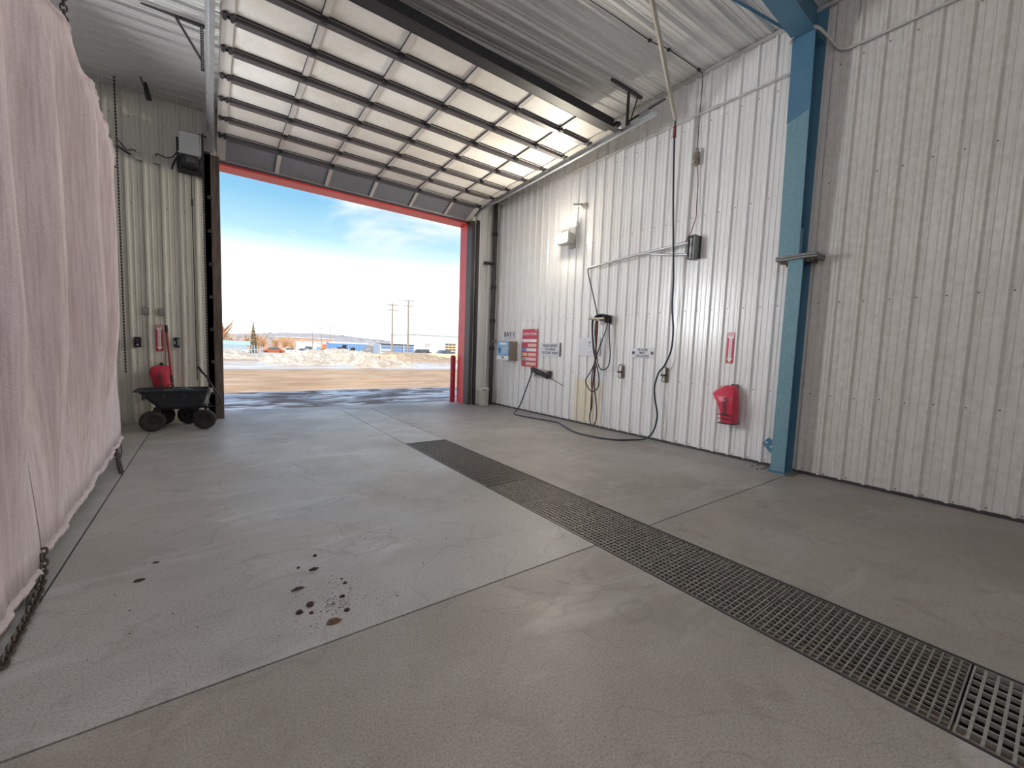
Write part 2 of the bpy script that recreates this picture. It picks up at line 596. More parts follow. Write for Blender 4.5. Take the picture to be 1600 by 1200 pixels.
def rough_blob(c, rx, ry, rz, seed, n=10, m=6, jit=0.25, flat=True):
    rnd = random.Random(seed)
    rings = []
    for i in range(m+1):
        ph = (i/m)*PI*(0.55 if flat else 1.0)
        rg = []
        for j in range(n):
            a = 2*PI*j/n
            k = 1 + rnd.uniform(-jit, jit)
            rr = math.sin(ph) if i else 0.02
            rg.append((c[0]+rx*rr*k*math.cos(a), c[1]+ry*rr*k*math.sin(a), c[2]+rz*math.cos(ph)*(1+rnd.uniform(-jit, jit)*0.4)))
        rings.append(rg)
    if flat:
        rings[-1] = [(x, y, c[2]) for (x, y, z) in rings[-1]]
    rings.reverse()
    return rings

# ================================================================== STRUCTURE
PITCH = 0.23333
def rib_profile(nribs=4):
    pts = [(0.0, 0.0)]
    for k in range(nribs):
        c = PITCH*(k+0.5)
        pts += [(c-0.034, 0), (c-0.012, 0.031), (c+0.012, 0.031), (c+0.034, 0)]
        for q in (0.335, 0.665):
            m_ = c + PITCH*q
            if m_ < PITCH*nribs-0.01 or k < nribs-1:
                pts += [(m_-0.014, 0), (m_-0.006, 0.007), (m_+0.006, 0.007), (m_+0.014, 0)]
    # the last two minor ribs wrap to the start of the sheet so that sheets tile
    pts = [p for p in pts if p[0] <= PITCH*nribs-0.015]
    pts = [(0.0, 0.0)] + [(PITCH*0.5-PITCH*0.335-0.014+d, h) for d, h in ((0, 0), (0.008, 0.007), (0.02, 0.007), (0.028, 0))] + pts[1:]
    pts = sorted(set(pts))
    pts.append((PITCH*nribs, 0.0))
    return pts
PROF = rib_profile()
SHEET = PITCH*4
def sheet_mesh(name, z0, z1, m):
    b = MB()
    b.grid([[(s, -d, z) for (s, d) in PROF] for z in (z0, z1)])
    me = bpy.data.meshes.new(name)
    me.from_pydata([tuple(p) for p in b.v], [], b.f)
    me.materials.append(m)
    return me

# ---- right wall
b = MB().box(6.405, 6.75, -9.3, 10.2, -0.3, 6.9)
wall_right = struct(b.build('wall_right', M_BACKWALL, origin=(6.4, 0, 0)), 'white ribbed steel liner wall carrying the signs and hoses')
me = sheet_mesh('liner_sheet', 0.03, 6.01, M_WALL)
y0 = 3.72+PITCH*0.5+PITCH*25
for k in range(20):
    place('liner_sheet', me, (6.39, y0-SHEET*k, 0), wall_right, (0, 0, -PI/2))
b = MB()
for z in (0.06, 1.07, 2.26, 3.76, 5.2):
    for k in range(78):
        yy = y0 - PITCH*(k+0.5) - 0.052 + random.uniform(-.006, .006)
        if z < 5.3 and random.random() < 0.04:
            continue
        b.lathe([(0.009, 0.0), (0.0085, -0.006), (0.004, -0.009)], (6.391, yy, z+random.uniform(-.01, .01)), 'x', 6)
stuff(b.build('screw_heads', M_SCREW, wall_right))
b = MB().box(6.36, 6.40, -9.0, 9.6, 0.0, 0.035)
struct(b.build('baseboard_right', M_DARK), 'thin dark gap strip at the foot of the white ribbed wall')
# closure angle between wall and ceiling
b = MB().box(6.335, 6.40, -9, 9.6, 5.94, 5.955).box(6.33, 6.34, -9, 9.6, 5.955, 5.985)
struct(b.build('trim_1', M_TRIM), 'pale angle trim where the ribbed wall meets the ceiling')

# ---- back wall with the door opening
OX0, OX1, OZ = 0.19, 5.61, 4.81
b = MB().box(-8.3, OX0-0.03, 9.64, 10.18, -0.3, 6.9).box(OX1+0.03, 6.75, 9.64, 10.18, -0.3, 6.9).box(OX0-0.03, OX1+0.03, 9.93, 10.18, OZ+0.03, 6.9).box(OX0-0.03, OX1+0.03, 9.66, 9.93, 5.75, 6.9)
wall_back = struct(b.build('wall_back', M_BACKWALL, origin=(0, 9.6, 0)), 'cream ribbed steel wall pierced by the tall door opening')
me = sheet_mesh('liner_sheet', 0.03, 5.75, M_BACKWALL)
for k in range(9):
    place('liner_sheet', me, (-0.03-SHEET*(k+1), 9.62, 0), wall_back)
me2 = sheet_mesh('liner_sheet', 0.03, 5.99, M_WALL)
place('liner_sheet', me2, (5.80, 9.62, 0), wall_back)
b = MB()
for z in (0.08, 1.07, 2.26, 3.76, 5.15):
    for k in range(34):
        b.lathe([(0.009, 0.0), (0.0085, -0.006), (0.004, -0.009)], (-0.03-PITCH*(k+0.5)+0.06, 9.619, z), 'y', 6)
stuff(b.build('screw_heads', M_SCREW, wall_back))
# red reveal trim round the opening
b = MB().box(OX1, OX1+0.035, 9.86, 10.24, -0.02, OZ+0.0)
struct(b.build('trim_2', M_RED), 'bright red metal reveal down the right jamb of the doorway', 'trim')
b = MB().box(OX0-0.03, OX1+0.035, 9.86, 10.24, OZ, OZ+0.035)
struct(b.build('trim_3', M_RED), 'red metal reveal under the door header', 'trim')
b = MB().box(OX0-0.035, OX0, 9.86, 10.24, -0.02, OZ)
struct(b.build('trim_4', M_RED), 'red metal reveal down the left jamb beside the dark post', 'trim')
b = MB().box(-0.035, OX0+0.012, 9.60, 9.90, 0.0, OZ+0.05)
struct(b.build('trim_5', M_JAMB), 'dark weathered timber jamb post beside the parked cart', 'trim')
b = MB().box(OX1-0.002, OX1+0.10, 9.615, 9.88, 0.0, OZ+0.05)
struct(b.build('trim_6', M_DARK), 'dark steel jamb post next to the red reveal', 'trim')
# red exterior fascia
b = MB().box(-8.3, OX0-0.03, 10.18, 10.22, 0, 6.9).box(OX1+0.03, 6.75, 10.18, 10.22, 0, 6.9).box(OX0-0.03, OX1+0.03, 10.18, 10.22, OZ+0.03, 6.9)
struct(b.build('wall_exterior', M_RED), 'red outside cladding of the building front', 'wall')

# ---- other walls, out of the picture
b = MB().box(-8.35, -8.05, -9.3, 10.2, -0.3, 6.9)
wl = struct(b.build('wall_left', M_BACKWALL, origin=(-8.05, 0, 0)), 'ribbed steel wall at the far side of the next bay')
me = sheet_mesh('liner_sheet', 0.03, 5.6, M_BACKWALL)
for k in range(20):
    place('liner_sheet', me, (-8.03, -9.0+SHEET*k, 0), wl, (0, 0, PI/2))
b = MB().box(-8.3, 6.75, -9.3, -9.02, -0.3, 6.9)
wr = struct(b.build('wall_rear', M_BACKWALL, origin=(0, -9.0, 0)), 'ribbed steel wall behind the wash bay')
for k in range(15):
    place('liner_sheet', me, (-8.0+SHEET*(k+1), -9.0, 0), wr, (0, 0, PI))

# ---- ceiling: sheets run across the bay and rise towards the right wall
def ceil_z(x):
    return 5.72 + 0.0415*(x+0.5)
b = MB().box(-8.35, 6.75, -9.3, 10.2, 6.12, 6.5)
ceiling = struct(b.build('ceiling', M_CEIL, origin=(0, 0, 6.0)), 'pale ribbed steel ceiling over the wash bay')
b = MB()
b.grid([[(x, s, ceil_z(x)-d) for (s, d) in PROF] for x in (-8.1, 6.40)])
me = bpy.data.meshes.new('ceiling_sheet')
me.from_pydata([tuple(p) for p in b.v], [], b.f)
me.materials.append(M_CEIL)
for k in range(21):
    place('ceiling_sheet', me, (0, 9.70-SHEET*(k+1)+0.03, 0), ceiling)
b = MB()
for xx in (-5.5, -4, -2.5, -1.2, 0.4, 1.9, 3.4, 4.85, 5.9):
    for k in range(46):
        b.lathe([(0.010, 0.0), (0.0095, -0.006), (0.004, -0.010)], (xx+random.uniform(-.02, .02), 9.6-PITCH*(k+0.25), ceil_z(xx)+0.001), 'z', 6)
stuff(b.build('screw_heads', M_SCREW, ceiling))

# ---- floor of poured slabs with open joints
G1, G2, GE, GS = 2.435, 3.095, 6.02, -3.2       # trench: left, right, far end, near end
JX, JY = -0.80, 2.10                            # joints along and across the bay
b = MB().box(-8.3, 6.7, -9.3, 10.2, -0.9, -0.75)
floor = struct(b.build('floor', M_PIT, origin=(0, 0, -0.9)), 'grey washed concrete floor of cast slabs')
gap = 0.006
def slab(x0, x1, y0_, y1_, m=None):
    MB().box(x0+gap, x1-gap, y0_+gap, y1_-gap, -0.72, 0.0).build('slab', m or M_FLOOR, floor)
slab(JX, G1-0.012, JY, 10.0)
slab(JX, G1-0.012, -9, JY, M_FLOOR2)
slab(G2+0.012, 6.41, JY, 10.0, M_FLOOR3)
slab(G2+0.012, 6.41, -9, JY, M_FLOOR2)
slab(G1-0.012, G2+0.012, GE+0.012, 10.0)
slab(G1-0.012, G2+0.012, -9, GS-0.012)
slab(-8.3, JX, JY, 10.0)
slab(-8.3, JX, -9, JY)
slab(OX0-1.0, 2.55, 10.0, 10.6)
slab(2.55, OX1+1.0, 10.0, 10.6)
for (x0, x1, ya, yb) in ((JX-gap, JX+gap, -9, 10), (JX, G1-0.02, JY-gap, JY+gap), (G2+0.02, 6.4, JY-gap, JY+gap), (-8.3, JX, JY-gap, JY+gap), (G1-0.02, G1-0.005, GE+0.02, 10), (G2+0.005, G2+0.02, GE+0.02, 10), (OX0-0.5, OX1+0.5, 10-gap, 10+gap), (2.55-gap, 2.55+gap, 10, 10.6)):
    MB().box(x0, x1, ya, yb, -0.5, -0.007).build('joint_sealant', M_RUBBER, floor)
# trench lining
b = MB().box(G1-0.02, G2+0.02, GS-0.02, GE+0.02, -0.6, -0.55)
b.box(G1-0.02, G1-0.005, GS, GE, -0.56, -0.06).box(G2+0.005, G2+0.02, GS, GE, -0.56, -0.06)
b.build('trench_lining', M_PIT, floor)
# steel nosing round the trench
b = MB().box(G1-0.014, G1, GS, GE, -0.06, 0.003).box(G2, G2+0.014, GS, GE, -0.06, 0.003).box(G1-0.014, G2+0.014, GE, GE+0.014, -0.06, 0.003)
b.box(G1, G1+0.02, GS, GE, -0.06, -0.035).box(G2-0.02, G2, GS, GE, -0.06, -0.035)
b.build('trench_nosing', M_DARK, floor)

# ================================================================== DRAIN GRATES
WG = G2-G1-0.012
def bar_mesh(name, lx, ly, h, m):
    return MB().box(-lx/2, lx/2, -ly/2, ly/2, -h, 0).mesh(name, m)
def grate(ya, yb, kind, label, m=M_GRATE):
    xm = (G1+G2)/2
    g = tag(empty('drain_grate', (xm, (ya+yb)/2, -0.032)), label, 'grate', 'grates over the floor trench')
    L = yb-ya-0.008
    yc = (ya+yb)/2
    side = bar_mesh('edge_bar', 0.006, L, 0.030, m)
    for x in (xm-WG/2+0.003, xm+WG/2-0.003):
        place('edge_bar', side, (x, yc, 0.0), g)
    end = bar_mesh('end_bar', WG-0.014, 0.007, 0.030, m)
    for y in (yc-L/2+0.0035, yc+L/2-0.0035):
        place('end_bar', end, (xm, y, 0.0), g)
    if kind == 'long':            # bearing bars run along the trench
        n, p = 15, 0.10
        bb = bar_mesh('bearing_bar', 0.007, L-0.016, 0.028, m)
        for i in range(1, n):
            place('bearing_bar', bb, (xm-WG/2+WG*i/n, yc, -0.001), g)
        nc = int(L/p)
        cb = bar_mesh('cross_rod', WG-0.016, 0.005, 0.008, m)
        for i in range(1, nc):
            place('cross_rod', cb, (xm, yc-L/2+L*i/nc, -0.003), g)
    elif kind == 'fine':          # bearing bars span the trench, rods tie them
        nb = max(4, int(round(L/0.034)))
        bb = bar_mesh('bearing_bar', WG-0.016, 0.0075, 0.028, m)
        for i in range(1, nb):
            place('bearing_bar', bb, (xm, yc-L/2+L*i/nb, -0.001), g)
        n = 15
        cb = bar_mesh('cross_rod', 0.009, L-0.018, 0.012, m)
        for i in range(1, n):
            place('cross_rod', cb, (xm-WG/2+WG*i/n, yc, -0.0015), g)
    else:                         # moulded grating with square holes
        nb = int(round(L/0.040))
        bb = bar_mesh('bearing_bar', WG-0.016, 0.011, 0.028, m)
        for i in range(1, nb):
            place('bearing_bar', bb, (xm, yc-L/2+L*i/nb, -0.001), g)
        n = 9
        cb = bar_mesh('cross_bar', 0.009, L-0.018, 0.020, m)
        for i in range(1, n):
            place('cross_bar', cb, (xm-WG/2+WG*i/n, yc, -0.004), g)
grate(3.655, 6.015, 'long', 'far steel drain grate with long bars, the end nearest the doorway')
grate(3.07, 3.655, 'fine', 'short steel drain grate next to the long-barred far grate')
grate(2.42, 3.07, 'fine', 'steel drain grate just before the cross joint in the floor')
grate(1.72, 2.42, 'fine', 'steel drain grate lying across the floor joint')
grate(0.98, 1.72, 'fine', 'steel drain grate just past the cross joint in the floor')
grate(0.17, 0.98, 'fine', 'steel drain grate touching the coarse moulded grate')
grate(-0.65, 0.17, 'coarse', 'coarse moulded drain grate with large square holes', M_GRATEC)
grate(-1.60, -0.65, 'coarse', 'second coarse moulded drain grate farther from the doorway', M_GRATEC)
grate(-3.19, -1.60, 'fine', 'steel drain grate at the closed end of the trench')

# ================================================================== OVERHEAD DOOR (rolled up)
door = empty('door_1', (2.9, 9.7, 4.8))
struct(door, 'sectional overhead door rolled up under the ceiling', 'door')
DX0, DX1 = 0.17, 5.64
seam_y = [9.845, 9.23, 8.605, 7.98, 7.355, 6.73, 6.105, 5.48, 4.86]
def door_z(y):
    return 5.16+(9.23-y)*0.038
seams = [(9.845, 4.885)] + [(y, door_z(y)) for y in seam_y[1:]]
stile_x = [1.15, 2.08, 3.02, 3.96, 4.88]
for i in range(8):
    (ya, za), (yb, zb) = seams[i], seams[i+1]
    d = Vector((0, yb-ya, zb-za))
    L = d.length
    t = d.normalized()
    n = Vector((0, -t.z, t.y))                 # skin normal
    if n.z > 0:
        n = -n                                 # n points down into the bay
    def pt(s, h, x):
        p = Vector((0, ya, za)) + t*s + n*h
        return (x, p.y, p.z)
    def slabx(mb, x0, x1, s0, s1, h0, h1, mi=0):
        vs = [pt(s, h, x) for h in (h0, h1) for s in (s0, s1) for x in (x0, x1)]
        mb.add(vs, [(0, 2, 3, 1), (4, 5, 7, 6), (0, 1, 5, 4), (2, 6, 7, 3), (0, 4, 6, 2), (1, 3, 7, 5)], mi)
    b = MB()
    slabx(b, DX0, DX1, 0.004, L-0.004, -0.045, 0.0)
    sec = b.build('door_section', M_SKINDARK if i == 0 else M_SKIN, door)
    for x in stile_x:
        b = MB(); slabx(b, x-0.038, x+0.038, 0.01, L-0.01, -0.001, 0.022); b.build('stile', M_STILE, sec)
        b = MB(); slabx(b, x-0.044, x-0.037, 0.01, L-0.01, -0.001, 0.024); b.build('stile_edge', M_DARK, sec)
    for x0, x1 in ((DX0, DX0+0.135), (DX1-0.135, DX1)):
        b = MB(); slabx(b, x0, x1, 0.01, L-0.01, -0.001, 0.022); b.build('end_stile', M_STILE, sec)
    if i == 0:
        b = MB(); slabx(b, DX0, DX1, -0.03, 0.035, -0.04, 0.03); b.build('bottom_rail', M_STRUT, sec)
        b = MB(); slabx(b, DX0, DX1, 0.035, 0.05, 0.0, 0.034); b.build('rail_lip', M_LIP, sec)
        b = MB(); slabx(b, DX0, DX1, -0.055, -0.03, -0.035, 0.02); b.build('weather_seal', M_BLACK, sec)
    # stiffening strut at the upper seam of the section
    if i < 7:
        s0 = L-0.035
        b = MB()
        slabx(b, DX0+0.15, DX1-0.15, s0-0.075, s0+0.012, 0.050, 0.058)
        slabx(b, DX0+0.15, DX1-0.15, s0-0.075, s0-0.068, 0.0, 0.052)
        slabx(b, DX0+0.15, DX1-0.15, s0+0.005, s0+0.012, 0.0, 0.052)
        strut = b.build('strut', M_STRUT, sec)
        b = MB(); slabx(b, DX0+0.15, DX1-0.15, s0+0.012, s0+0.045, 0.0, 0.012); b.build('strut_lip', M_LIP, sec)
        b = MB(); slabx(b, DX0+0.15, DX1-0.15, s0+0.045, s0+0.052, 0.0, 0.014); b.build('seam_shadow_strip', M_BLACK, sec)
        for x in stile_x:
            b = MB()
            slabx(b, x-0.035, x+0.035, s0-0.02, s0+0.055, 0.014, 0.064)
            slabx(b, x-0.02, x+0.02, s0-0.005, s0+0.035, 0.064, 0.070)
            b.build('hinge', M_BLACK, sec)
    # roller brackets: two dark lobes at each end, with a stem into the track
    if i < 8:
        for xe, sg in ((DX0+0.02, 1), (DX1-0.02, -1)):
            b = MB()
            for q in (0.0, 0.075):
                xc = xe + sg*(q+0.02)
                prof = [pt(L-0.03+0.05*math.cos(a)*1.4, 0.026, xc+0.026*math.sin(a)) for a in [k*2*PI/10 for k in range(10)]]
                b.extrude(prof, n*0.022)
            slabx(b, min(xe, xe+sg*0.125), max(xe, xe+sg*0.125), L-0.055, L-0.03, 0.024, 0.05)
            br = b.build('roller_bracket', M_BLACK, sec)
            p = Vector(pt(L-0.03, 0.035, xe))
            b = MB().tube([p, p+Vector((-sg*0.115, 0, 0))], 0.007, 8)
            b.lathe([(0.012, -0.018), (0.026, -0.016), (0.026, 0.016), (0.012, 0.018)], p+Vector((-sg*0.105, 0, 0)), 'x', 12)
            b.build('roller', M_GALV, br)
# deep truss strut on the top section
ytop = seams[8][0]
ztop = seams[8][1]
b = MB()
b.box(DX0+0.1, 5.47, ytop-0.01, ytop+0.16, ztop-0.075, ztop-0.055)
b.box(DX0+0.1, 5.47, ytop-0.02, ytop-0.005, ztop-0.075, ztop+0.065)
b.box(DX0+0.1, 5.47, ytop+0.15, ytop+0.16, ztop-0.075, ztop-0.0)
truss = b.build('top_strut', M_BLACK, door)
b = MB().box(DX0+0.1, 5.47, ytop-0.028, ytop-0.018, ztop-0.078, ztop-0.066)
b.build('top_strut_lip', M_DARK, door)
b = MB().box(5.40, 5.66, ytop-0.03, ytop+0.10, ztop-0.06, ztop-0.02)
b.lathe([(0.035, -0.05), (0.05, -0.03), (0.05, 0.03), (0.035, 0.05)], (5.52, ytop-0.06, ztop-0.03), 'x', 12)
b.build('top_roller_carrier', M_BLACK, door)
for xx, zz in ((5.50, ztop+0.03), (5.56, ztop-0.05)):
    b = MB().lathe([(0.01, -0.03), (0.034, -0.025), (0.034, 0.025), (0.01, 0.03)], (xx, ytop-0.075, zz), 'x', 12)
    b.build('roller', M_WHITE, door)

# ---- tracks, one each side
def track(x, sg, name_label):
    root = tag(empty('door_track', (x, 9.70, 0)), name_label, 'door track')
    R_ = 0.42
    yv = 9.735
    zt = door_z(9.2)-0.055
    pts = [(yv, 0.05), (yv, zt-R_)]
    for k in range(1, 10):
        a = k/10*PI/2
        pts.append((yv-R_*(1-math.cos(a)), zt-R_+R_*math.sin(a)))
    pts += [(yv-R_, zt), (4.2, zt+(yv-R_-4.2)*0.038)]
    def ribbon(h0, h1, xa, xb, name, m):
        rows = []
        for i, (y, z) in enumerate(pts):
            y2, z2 = pts[min(i+1, len(pts)-1)]
            y1, z1 = pts[max(i-1, 0)]
            d = Vector((0, y2-y1, z2-z1)).normalized()
            nn = Vector((0, d.z, -d.y))       # outwards (towards wall / up)
            a = Vector((0, y, z))
            rows.append([(xa, *(a+nn*h0)[1:]), (xb, *(a+nn*h0)[1:]), (xb, *(a+nn*h1)[1:]), (xa, *(a+nn*h1)[1:])])
        return MB().loft(rows).build(name, m, root)
    ribbon(-0.03, 0.03, x, x+sg*0.006, 'track_web', M_GALV)
    ribbon(-0.033, -0.027, x-sg*0.045, x+sg*0.006, 'track_flange', M_GALV)
    ribbon(0.027, 0.033, x-sg*0.045, x+sg*0.006, 'track_flange', M_GALV)
    # reinforcing angle on the horizontal run
    ya, za = pts[-1]
    yb, zb = pts[-2]
    b = MB()
    for dx0, dx1, dz0, dz1 in ((0.006, 0.012, -0.03, 0.05), (0.006, 0.05, 0.044, 0.05)):
        xa, xb = sorted((x+sg*dx0, x+sg*dx1))
        b.add([(xa, yb, zb+dz0), (xb, yb, zb+dz0), (xb, yb, zb+dz1), (xa, yb, zb+dz1), (xa, ya, za+dz0), (xb, ya, za+dz0), (xb, ya, za+dz1), (xa, ya, za+dz1)],
              [(0, 1, 2, 3), (7, 6, 5, 4), (0, 4, 5, 1), (1, 5, 6, 2), (2, 6, 7, 3), (3, 7, 4, 0)])
    b.build('track_angle', M_GALV, root)
    # wall angle behind the vertical run
    xa, xb = sorted((x+sg*0.008, x+sg*0.10))
    b = MB().box(xa, xb, 9.60, 9.612, 0.0, 4.9)
    xa, xb = sorted((x+sg*0.008, x+sg*0.018))
    b.box(xa, xb, 9.60, 9.72, 0.0, 4.9)
    b.build('wall_angle', M_DARK, root)
    for z in (0.5, 1.1, 1.7, 2.3, 2.9, 3.5, 4.1):
        xa, xb = sorted((x-sg*0.01, x+sg*0.06))
        MB().box(xa, xb, 9.592, 9.602, z-0.03, z+0.03).build('track_bracket', M_DARK, root)
    return root
track(5.735, 1, 'steel door track curving up by the white ribbed wall')
track(0.075, -1, 'steel door track rising past the door operator box')

# ---- track hangers
def hanger_right():
    r = tag(empty('track_hanger', (5.78, 4.82, 5.4)), 'dark perforated angle hanger holding the track by the white wall', 'bracket')
    MB().box(5.34, 6.12, 4.80, 4.845, 5.925, 5.965).build('ceiling_angle', M_DARK, r)
    MB().box(5.76, 5.79, 4.80, 4.84, 5.36, 5.95).build('drop_leg', M_DARK, r)
    a, c = Vector((6.03, 4.82, 5.95)), Vector((5.80, 4.80, 5.38))
    MB().tube([a, c], 0.014, 4).build('brace', M_DARK, r)
hanger_right()
def hanger_left():
    r = tag(empty('track_hanger', (0.01, 7.3, 5.1)), 'perforated angle hanger with diagonal brace holding the track by the operator', 'bracket')
    MB().box(-0.62, 0.03, 7.28, 7.325, ceil_z(-0.3)-0.045, ceil_z(-0.3)-0.012).build('ceiling_angle', M_DARK, r)
    b = MB()
    b.box(-0.025, 0.012, 7.285, 7.30, 5.12, 5.70)
    b.build('drop_leg', M_DARK, r)
    bb = MB()
    for k in range(18):
        bb.box(-0.014, 0.004, 7.282, 7.286, 5.15+k*0.03, 5.162+k*0.03)
    stuff(bb.build('punched_holes', M_GALV, r))
    MB().tube([(-0.29, 7.30, 5.70), (-0.005, 7.30, 5.24)], 0.016, 4).build('brace', M_DARK, r)
hanger_left()
# bumper spring at the end of the right track
r = tag(empty('bumper_spring', (5.78, 4.5, 5.36)), 'black push-down spring rod on a grey plate at the track end', 'spring')
MB().tube([(5.80, 4.86, 5.44), (5.80, 4.12, 5.50)], 0.018, 8).build('spring_rod', M_BLACK, r)
MB().box(5.775, 5.79, 4.40, 4.58, 5.36, 5.47).build('mounting_plate', M_GALV, r)
# bracket left of the operator, hanging under the ceiling
b = MB().tube([(-0.825, 9.30, 5.70), (-0.785, 9.30, 5.58), (-0.755, 9.30, 5.36)], 0.010, 6)
b.extrude([(-0.785, 9.30, 5.64), (-0.745, 9.30, 5.635), (-0.69, 9.30, 5.38), (-0.745, 9.30, 5.375)], (0, 0.03, 0))
tag(b.build('hanging_bracket', M_BLACK), 'short black bracket hanging below the ceiling above the grey switch boxes', 'bracket')

# ================================================================== STEEL FRAME
col = empty('steel_column', (6.2, 2.25, 0))
tag(col, 'blue painted steel column with a bolted splice plate against the white wall', 'column')
FX = 6.10
b = MB().box(FX, FX+0.012, 2.142, 2.312, 0.02, 2.80)                     # lower front flange
b.build('front_flange', M_BLUE2, col)
b = MB().box(FX+0.012, 6.352, 2.222, 2.232, 0.02, 2.80)
b.build('web', M_BLUE, col)
b = MB().box(6.350, 6.363, 2.142, 2.312, 0.02, 2.80)
b.build('back_flange', M_BLUE, col)
b = MB().bevbox(FX-0.03, 6.362, 2.12, 2.335, 0.0, 0.022, 0.004)
b.build('base_plate', M_BLUE, col)
# upper shaft, a little wider, flaring to the knee
zb, zt_ = 2.86, 5.60
def taper(x0, x1, ya0, ya1, yb0, yb1, xt=0.0):
    return [(x0, ya0, zb), (x1, ya0, zb), (x1, ya1, zb), (x0, ya1, zb), (x0-xt, yb0, zt_), (x1-xt*0.0, yb0, zt_), (x1, yb1, zt_), (x0-xt, yb1, zt_)]
HEX = [(0, 1, 2, 3), (7, 6, 5, 4), (0, 4, 5, 1), (1, 5, 6, 2), (2, 6, 7, 3), (3, 7, 4, 0)]
zs = 4.62                                         # where the paint changes
def upflange(z0, z1, m):
    f0, f1 = (z0-zb)/(zt_-zb), (z1-zb)/(zt_-zb)
    x0, x1 = FX-0.09*f0, FX-0.09*f1
    b_ = MB()
    b_.add([(x0, 2.198, z0), (x0+0.014, 2.198, z0), (x0+0.014, 2.438, z0), (x0, 2.438, z0),
            (x1, 2.205, z1), (x1+0.014, 2.205, z1), (x1+0.014, 2.445, z1), (x1, 2.445, z1)], HEX)
    return b_
fl = upflange(zb, zt_, M_BLUE2).build('upper_flange', M_BLUE2, col)
b = MB()
b.add([(5.995, 2.2, zs), (6.0, 2.2, zs), (6.0, 2.448, zs-0.10), (5.995, 2.448, zs-0.10)], [(0, 1, 2, 3)])
# darker blue repaint over the upper part: a thin wrapped plate
f0 = (zs-zb)/(zt_-zb)
xa, xb = FX-0.09*f0-0.002, FX-0.09-0.002
b = MB()
b.add([(xa, 2.197, zs), (xa+0.017, 2.197, zs), (xa+0.017, 2.447, zs-0.09), (xa, 2.447, zs-0.09),
       (xb, 2.203, zt_), (xb+0.017, 2.203, zt_), (xb+0.017, 2.449, zt_), (xb, 2.449, zt_)], HEX)
b.build('repainted_cover', M_BLUE, fl)
b = MB(); b.add([(FX, 2.315, zb), (6.352, 2.315, zb), (6.352, 2.325, zb), (FX, 2.325, zb), (FX-0.08, 2.32, 6.0), (6.352, 2.32, 6.0), (6.352, 2.33, 6.0), (FX-0.08, 2.33, 6.0)], HEX)
b.build('upper_web', M_BLUE, col)
b = MB().box(6.350, 6.364, 2.198, 2.445, zb, 6.0)
b.build('upper_back_flange', M_BLUE, col)
b = MB().box(6.13, 6.35, 2.20, 2.32, zb, zb+0.012)
b.build('stiffener', M_BLACK, col)
b = MB().box(6.115, 6.20, 2.200, 2.31, zb+0.01, zb+0.34)
b.build('gusset_stiffener', M_BLUE, col)
b = MB().bevbox(FX-0.03, 6.362, 1.99, 2.455, 2.832, 2.862, 0.003)
pl = b.build('splice_plate', M_PLATE, col)
b = MB().bevbox(FX-0.03, 6.362, 1.99, 2.455, 2.800, 2.829, 0.003)
b.build('splice_plate', M_PLATE, col)
for (bx, by) in ((6.12, 2.40), (6.12, 2.37), (6.12, 2.09), (6.12, 2.05), (6.3, 2.40), (6.3, 2.06)):
    MB().lathe([(0.016, 0), (0.016, -0.02), (0.009, -0.02), (0.009, -0.045)], (bx, by, 2.802), 'z', 6).build('bolt', M_RUSTBR, col)
# lug for the brace near the floor
b = MB()
b.extrude([(6.26, 2.31, 0.20), (6.26, 2.31, 0.36), (6.26, 2.43, 0.42), (6.26, 2.50, 0.33), (6.26, 2.40, 0.22)], (0.012, 0, 0))
lug = b.build('brace_lug', M_BLUE, col)
for (yy, zz) in ((2.445, 0.35), (2.385, 0.30)):
    MB().lathe([(0.012, 0), (0.012, -0.004)], (6.26, yy, zz), 'x', 10).build('bolt_hole', M_WHITE, lug)
# grout crumbs round the base
b = MB()
rnd = random.Random(3)
for k in range(26):
    b.loft(rough_blob((rnd.uniform(6.0, 6.36), rnd.choice([rnd.uniform(2.0, 2.12), rnd.uniform(2.34, 2.55)]), 0.001), rnd.uniform(.01, .03), rnd.uniform(.01, .03), rnd.uniform(.008, .022), k, 6, 3))
o = b.build('grout_crumbs', mat('grout', (0.20, 0.17, 0.13), 0.9, noise=(40, 0.5, (0.1, 0.08, 0.06))))
stuff(tag(o, 'crumbled grey grout around the foot of the blue column', 'rubble'))

# rafter running across the bay from the column head
raf = empty('steel_rafter', (3.0, 2.32, 5.6))
tag(raf, 'dark blue steel rafter crossing under the ceiling from the column head', 'beam')
def xbar(x0, z0, x1, z1, ya, yb, h):
    m_ = MB()
    m_.add([(x0, ya, z0), (x1, ya, z1), (x1, yb, z1), (x0, yb, z0), (x0, ya, z0+h), (x1, ya, z1+h), (x1, yb, z1+h), (x0, yb, z0+h)], HEX)
    return m_
SLOPE = -0.018
zl = 5.56 - SLOPE*0 
xbar(6.02, 5.53, 3.0, 5.66, 2.205, 2.448, 0.014).build('bottom_flange', M_BLUE, raf)
xbar(3.0, 5.66, -8.0, 5.22, 2.205, 2.448, 0.014).build('bottom_flange', M_BLUE, raf)
m_ = MB(); m_.add([(6.3, 2.32, 5.545), (3.0, 2.32, 5.674), (3.0, 2.33, 5.674), (6.3, 2.33, 5.545), (6.3, 2.32, 5.97), (3.0, 2.32, ceil_z(3.0)-0.03), (3.0, 2.33, ceil_z(3.0)-0.03), (6.3, 2.33, 5.97)], HEX)
m_.build('web', M_BLUE, raf)
m_ = MB(); m_.add([(3.0, 2.32, 5.674), (-8, 2.32, 5.234), (-8, 2.33, 5.234), (3.0, 2.33, 5.674), (3.0, 2.32, ceil_z(3.0)-0.03), (-8, 2.32, 5.38), (-8, 2.33, 5.38), (3.0, 2.33, ceil_z(3.0)-0.03)], HEX)
m_.build('web', M_BLUE, raf)
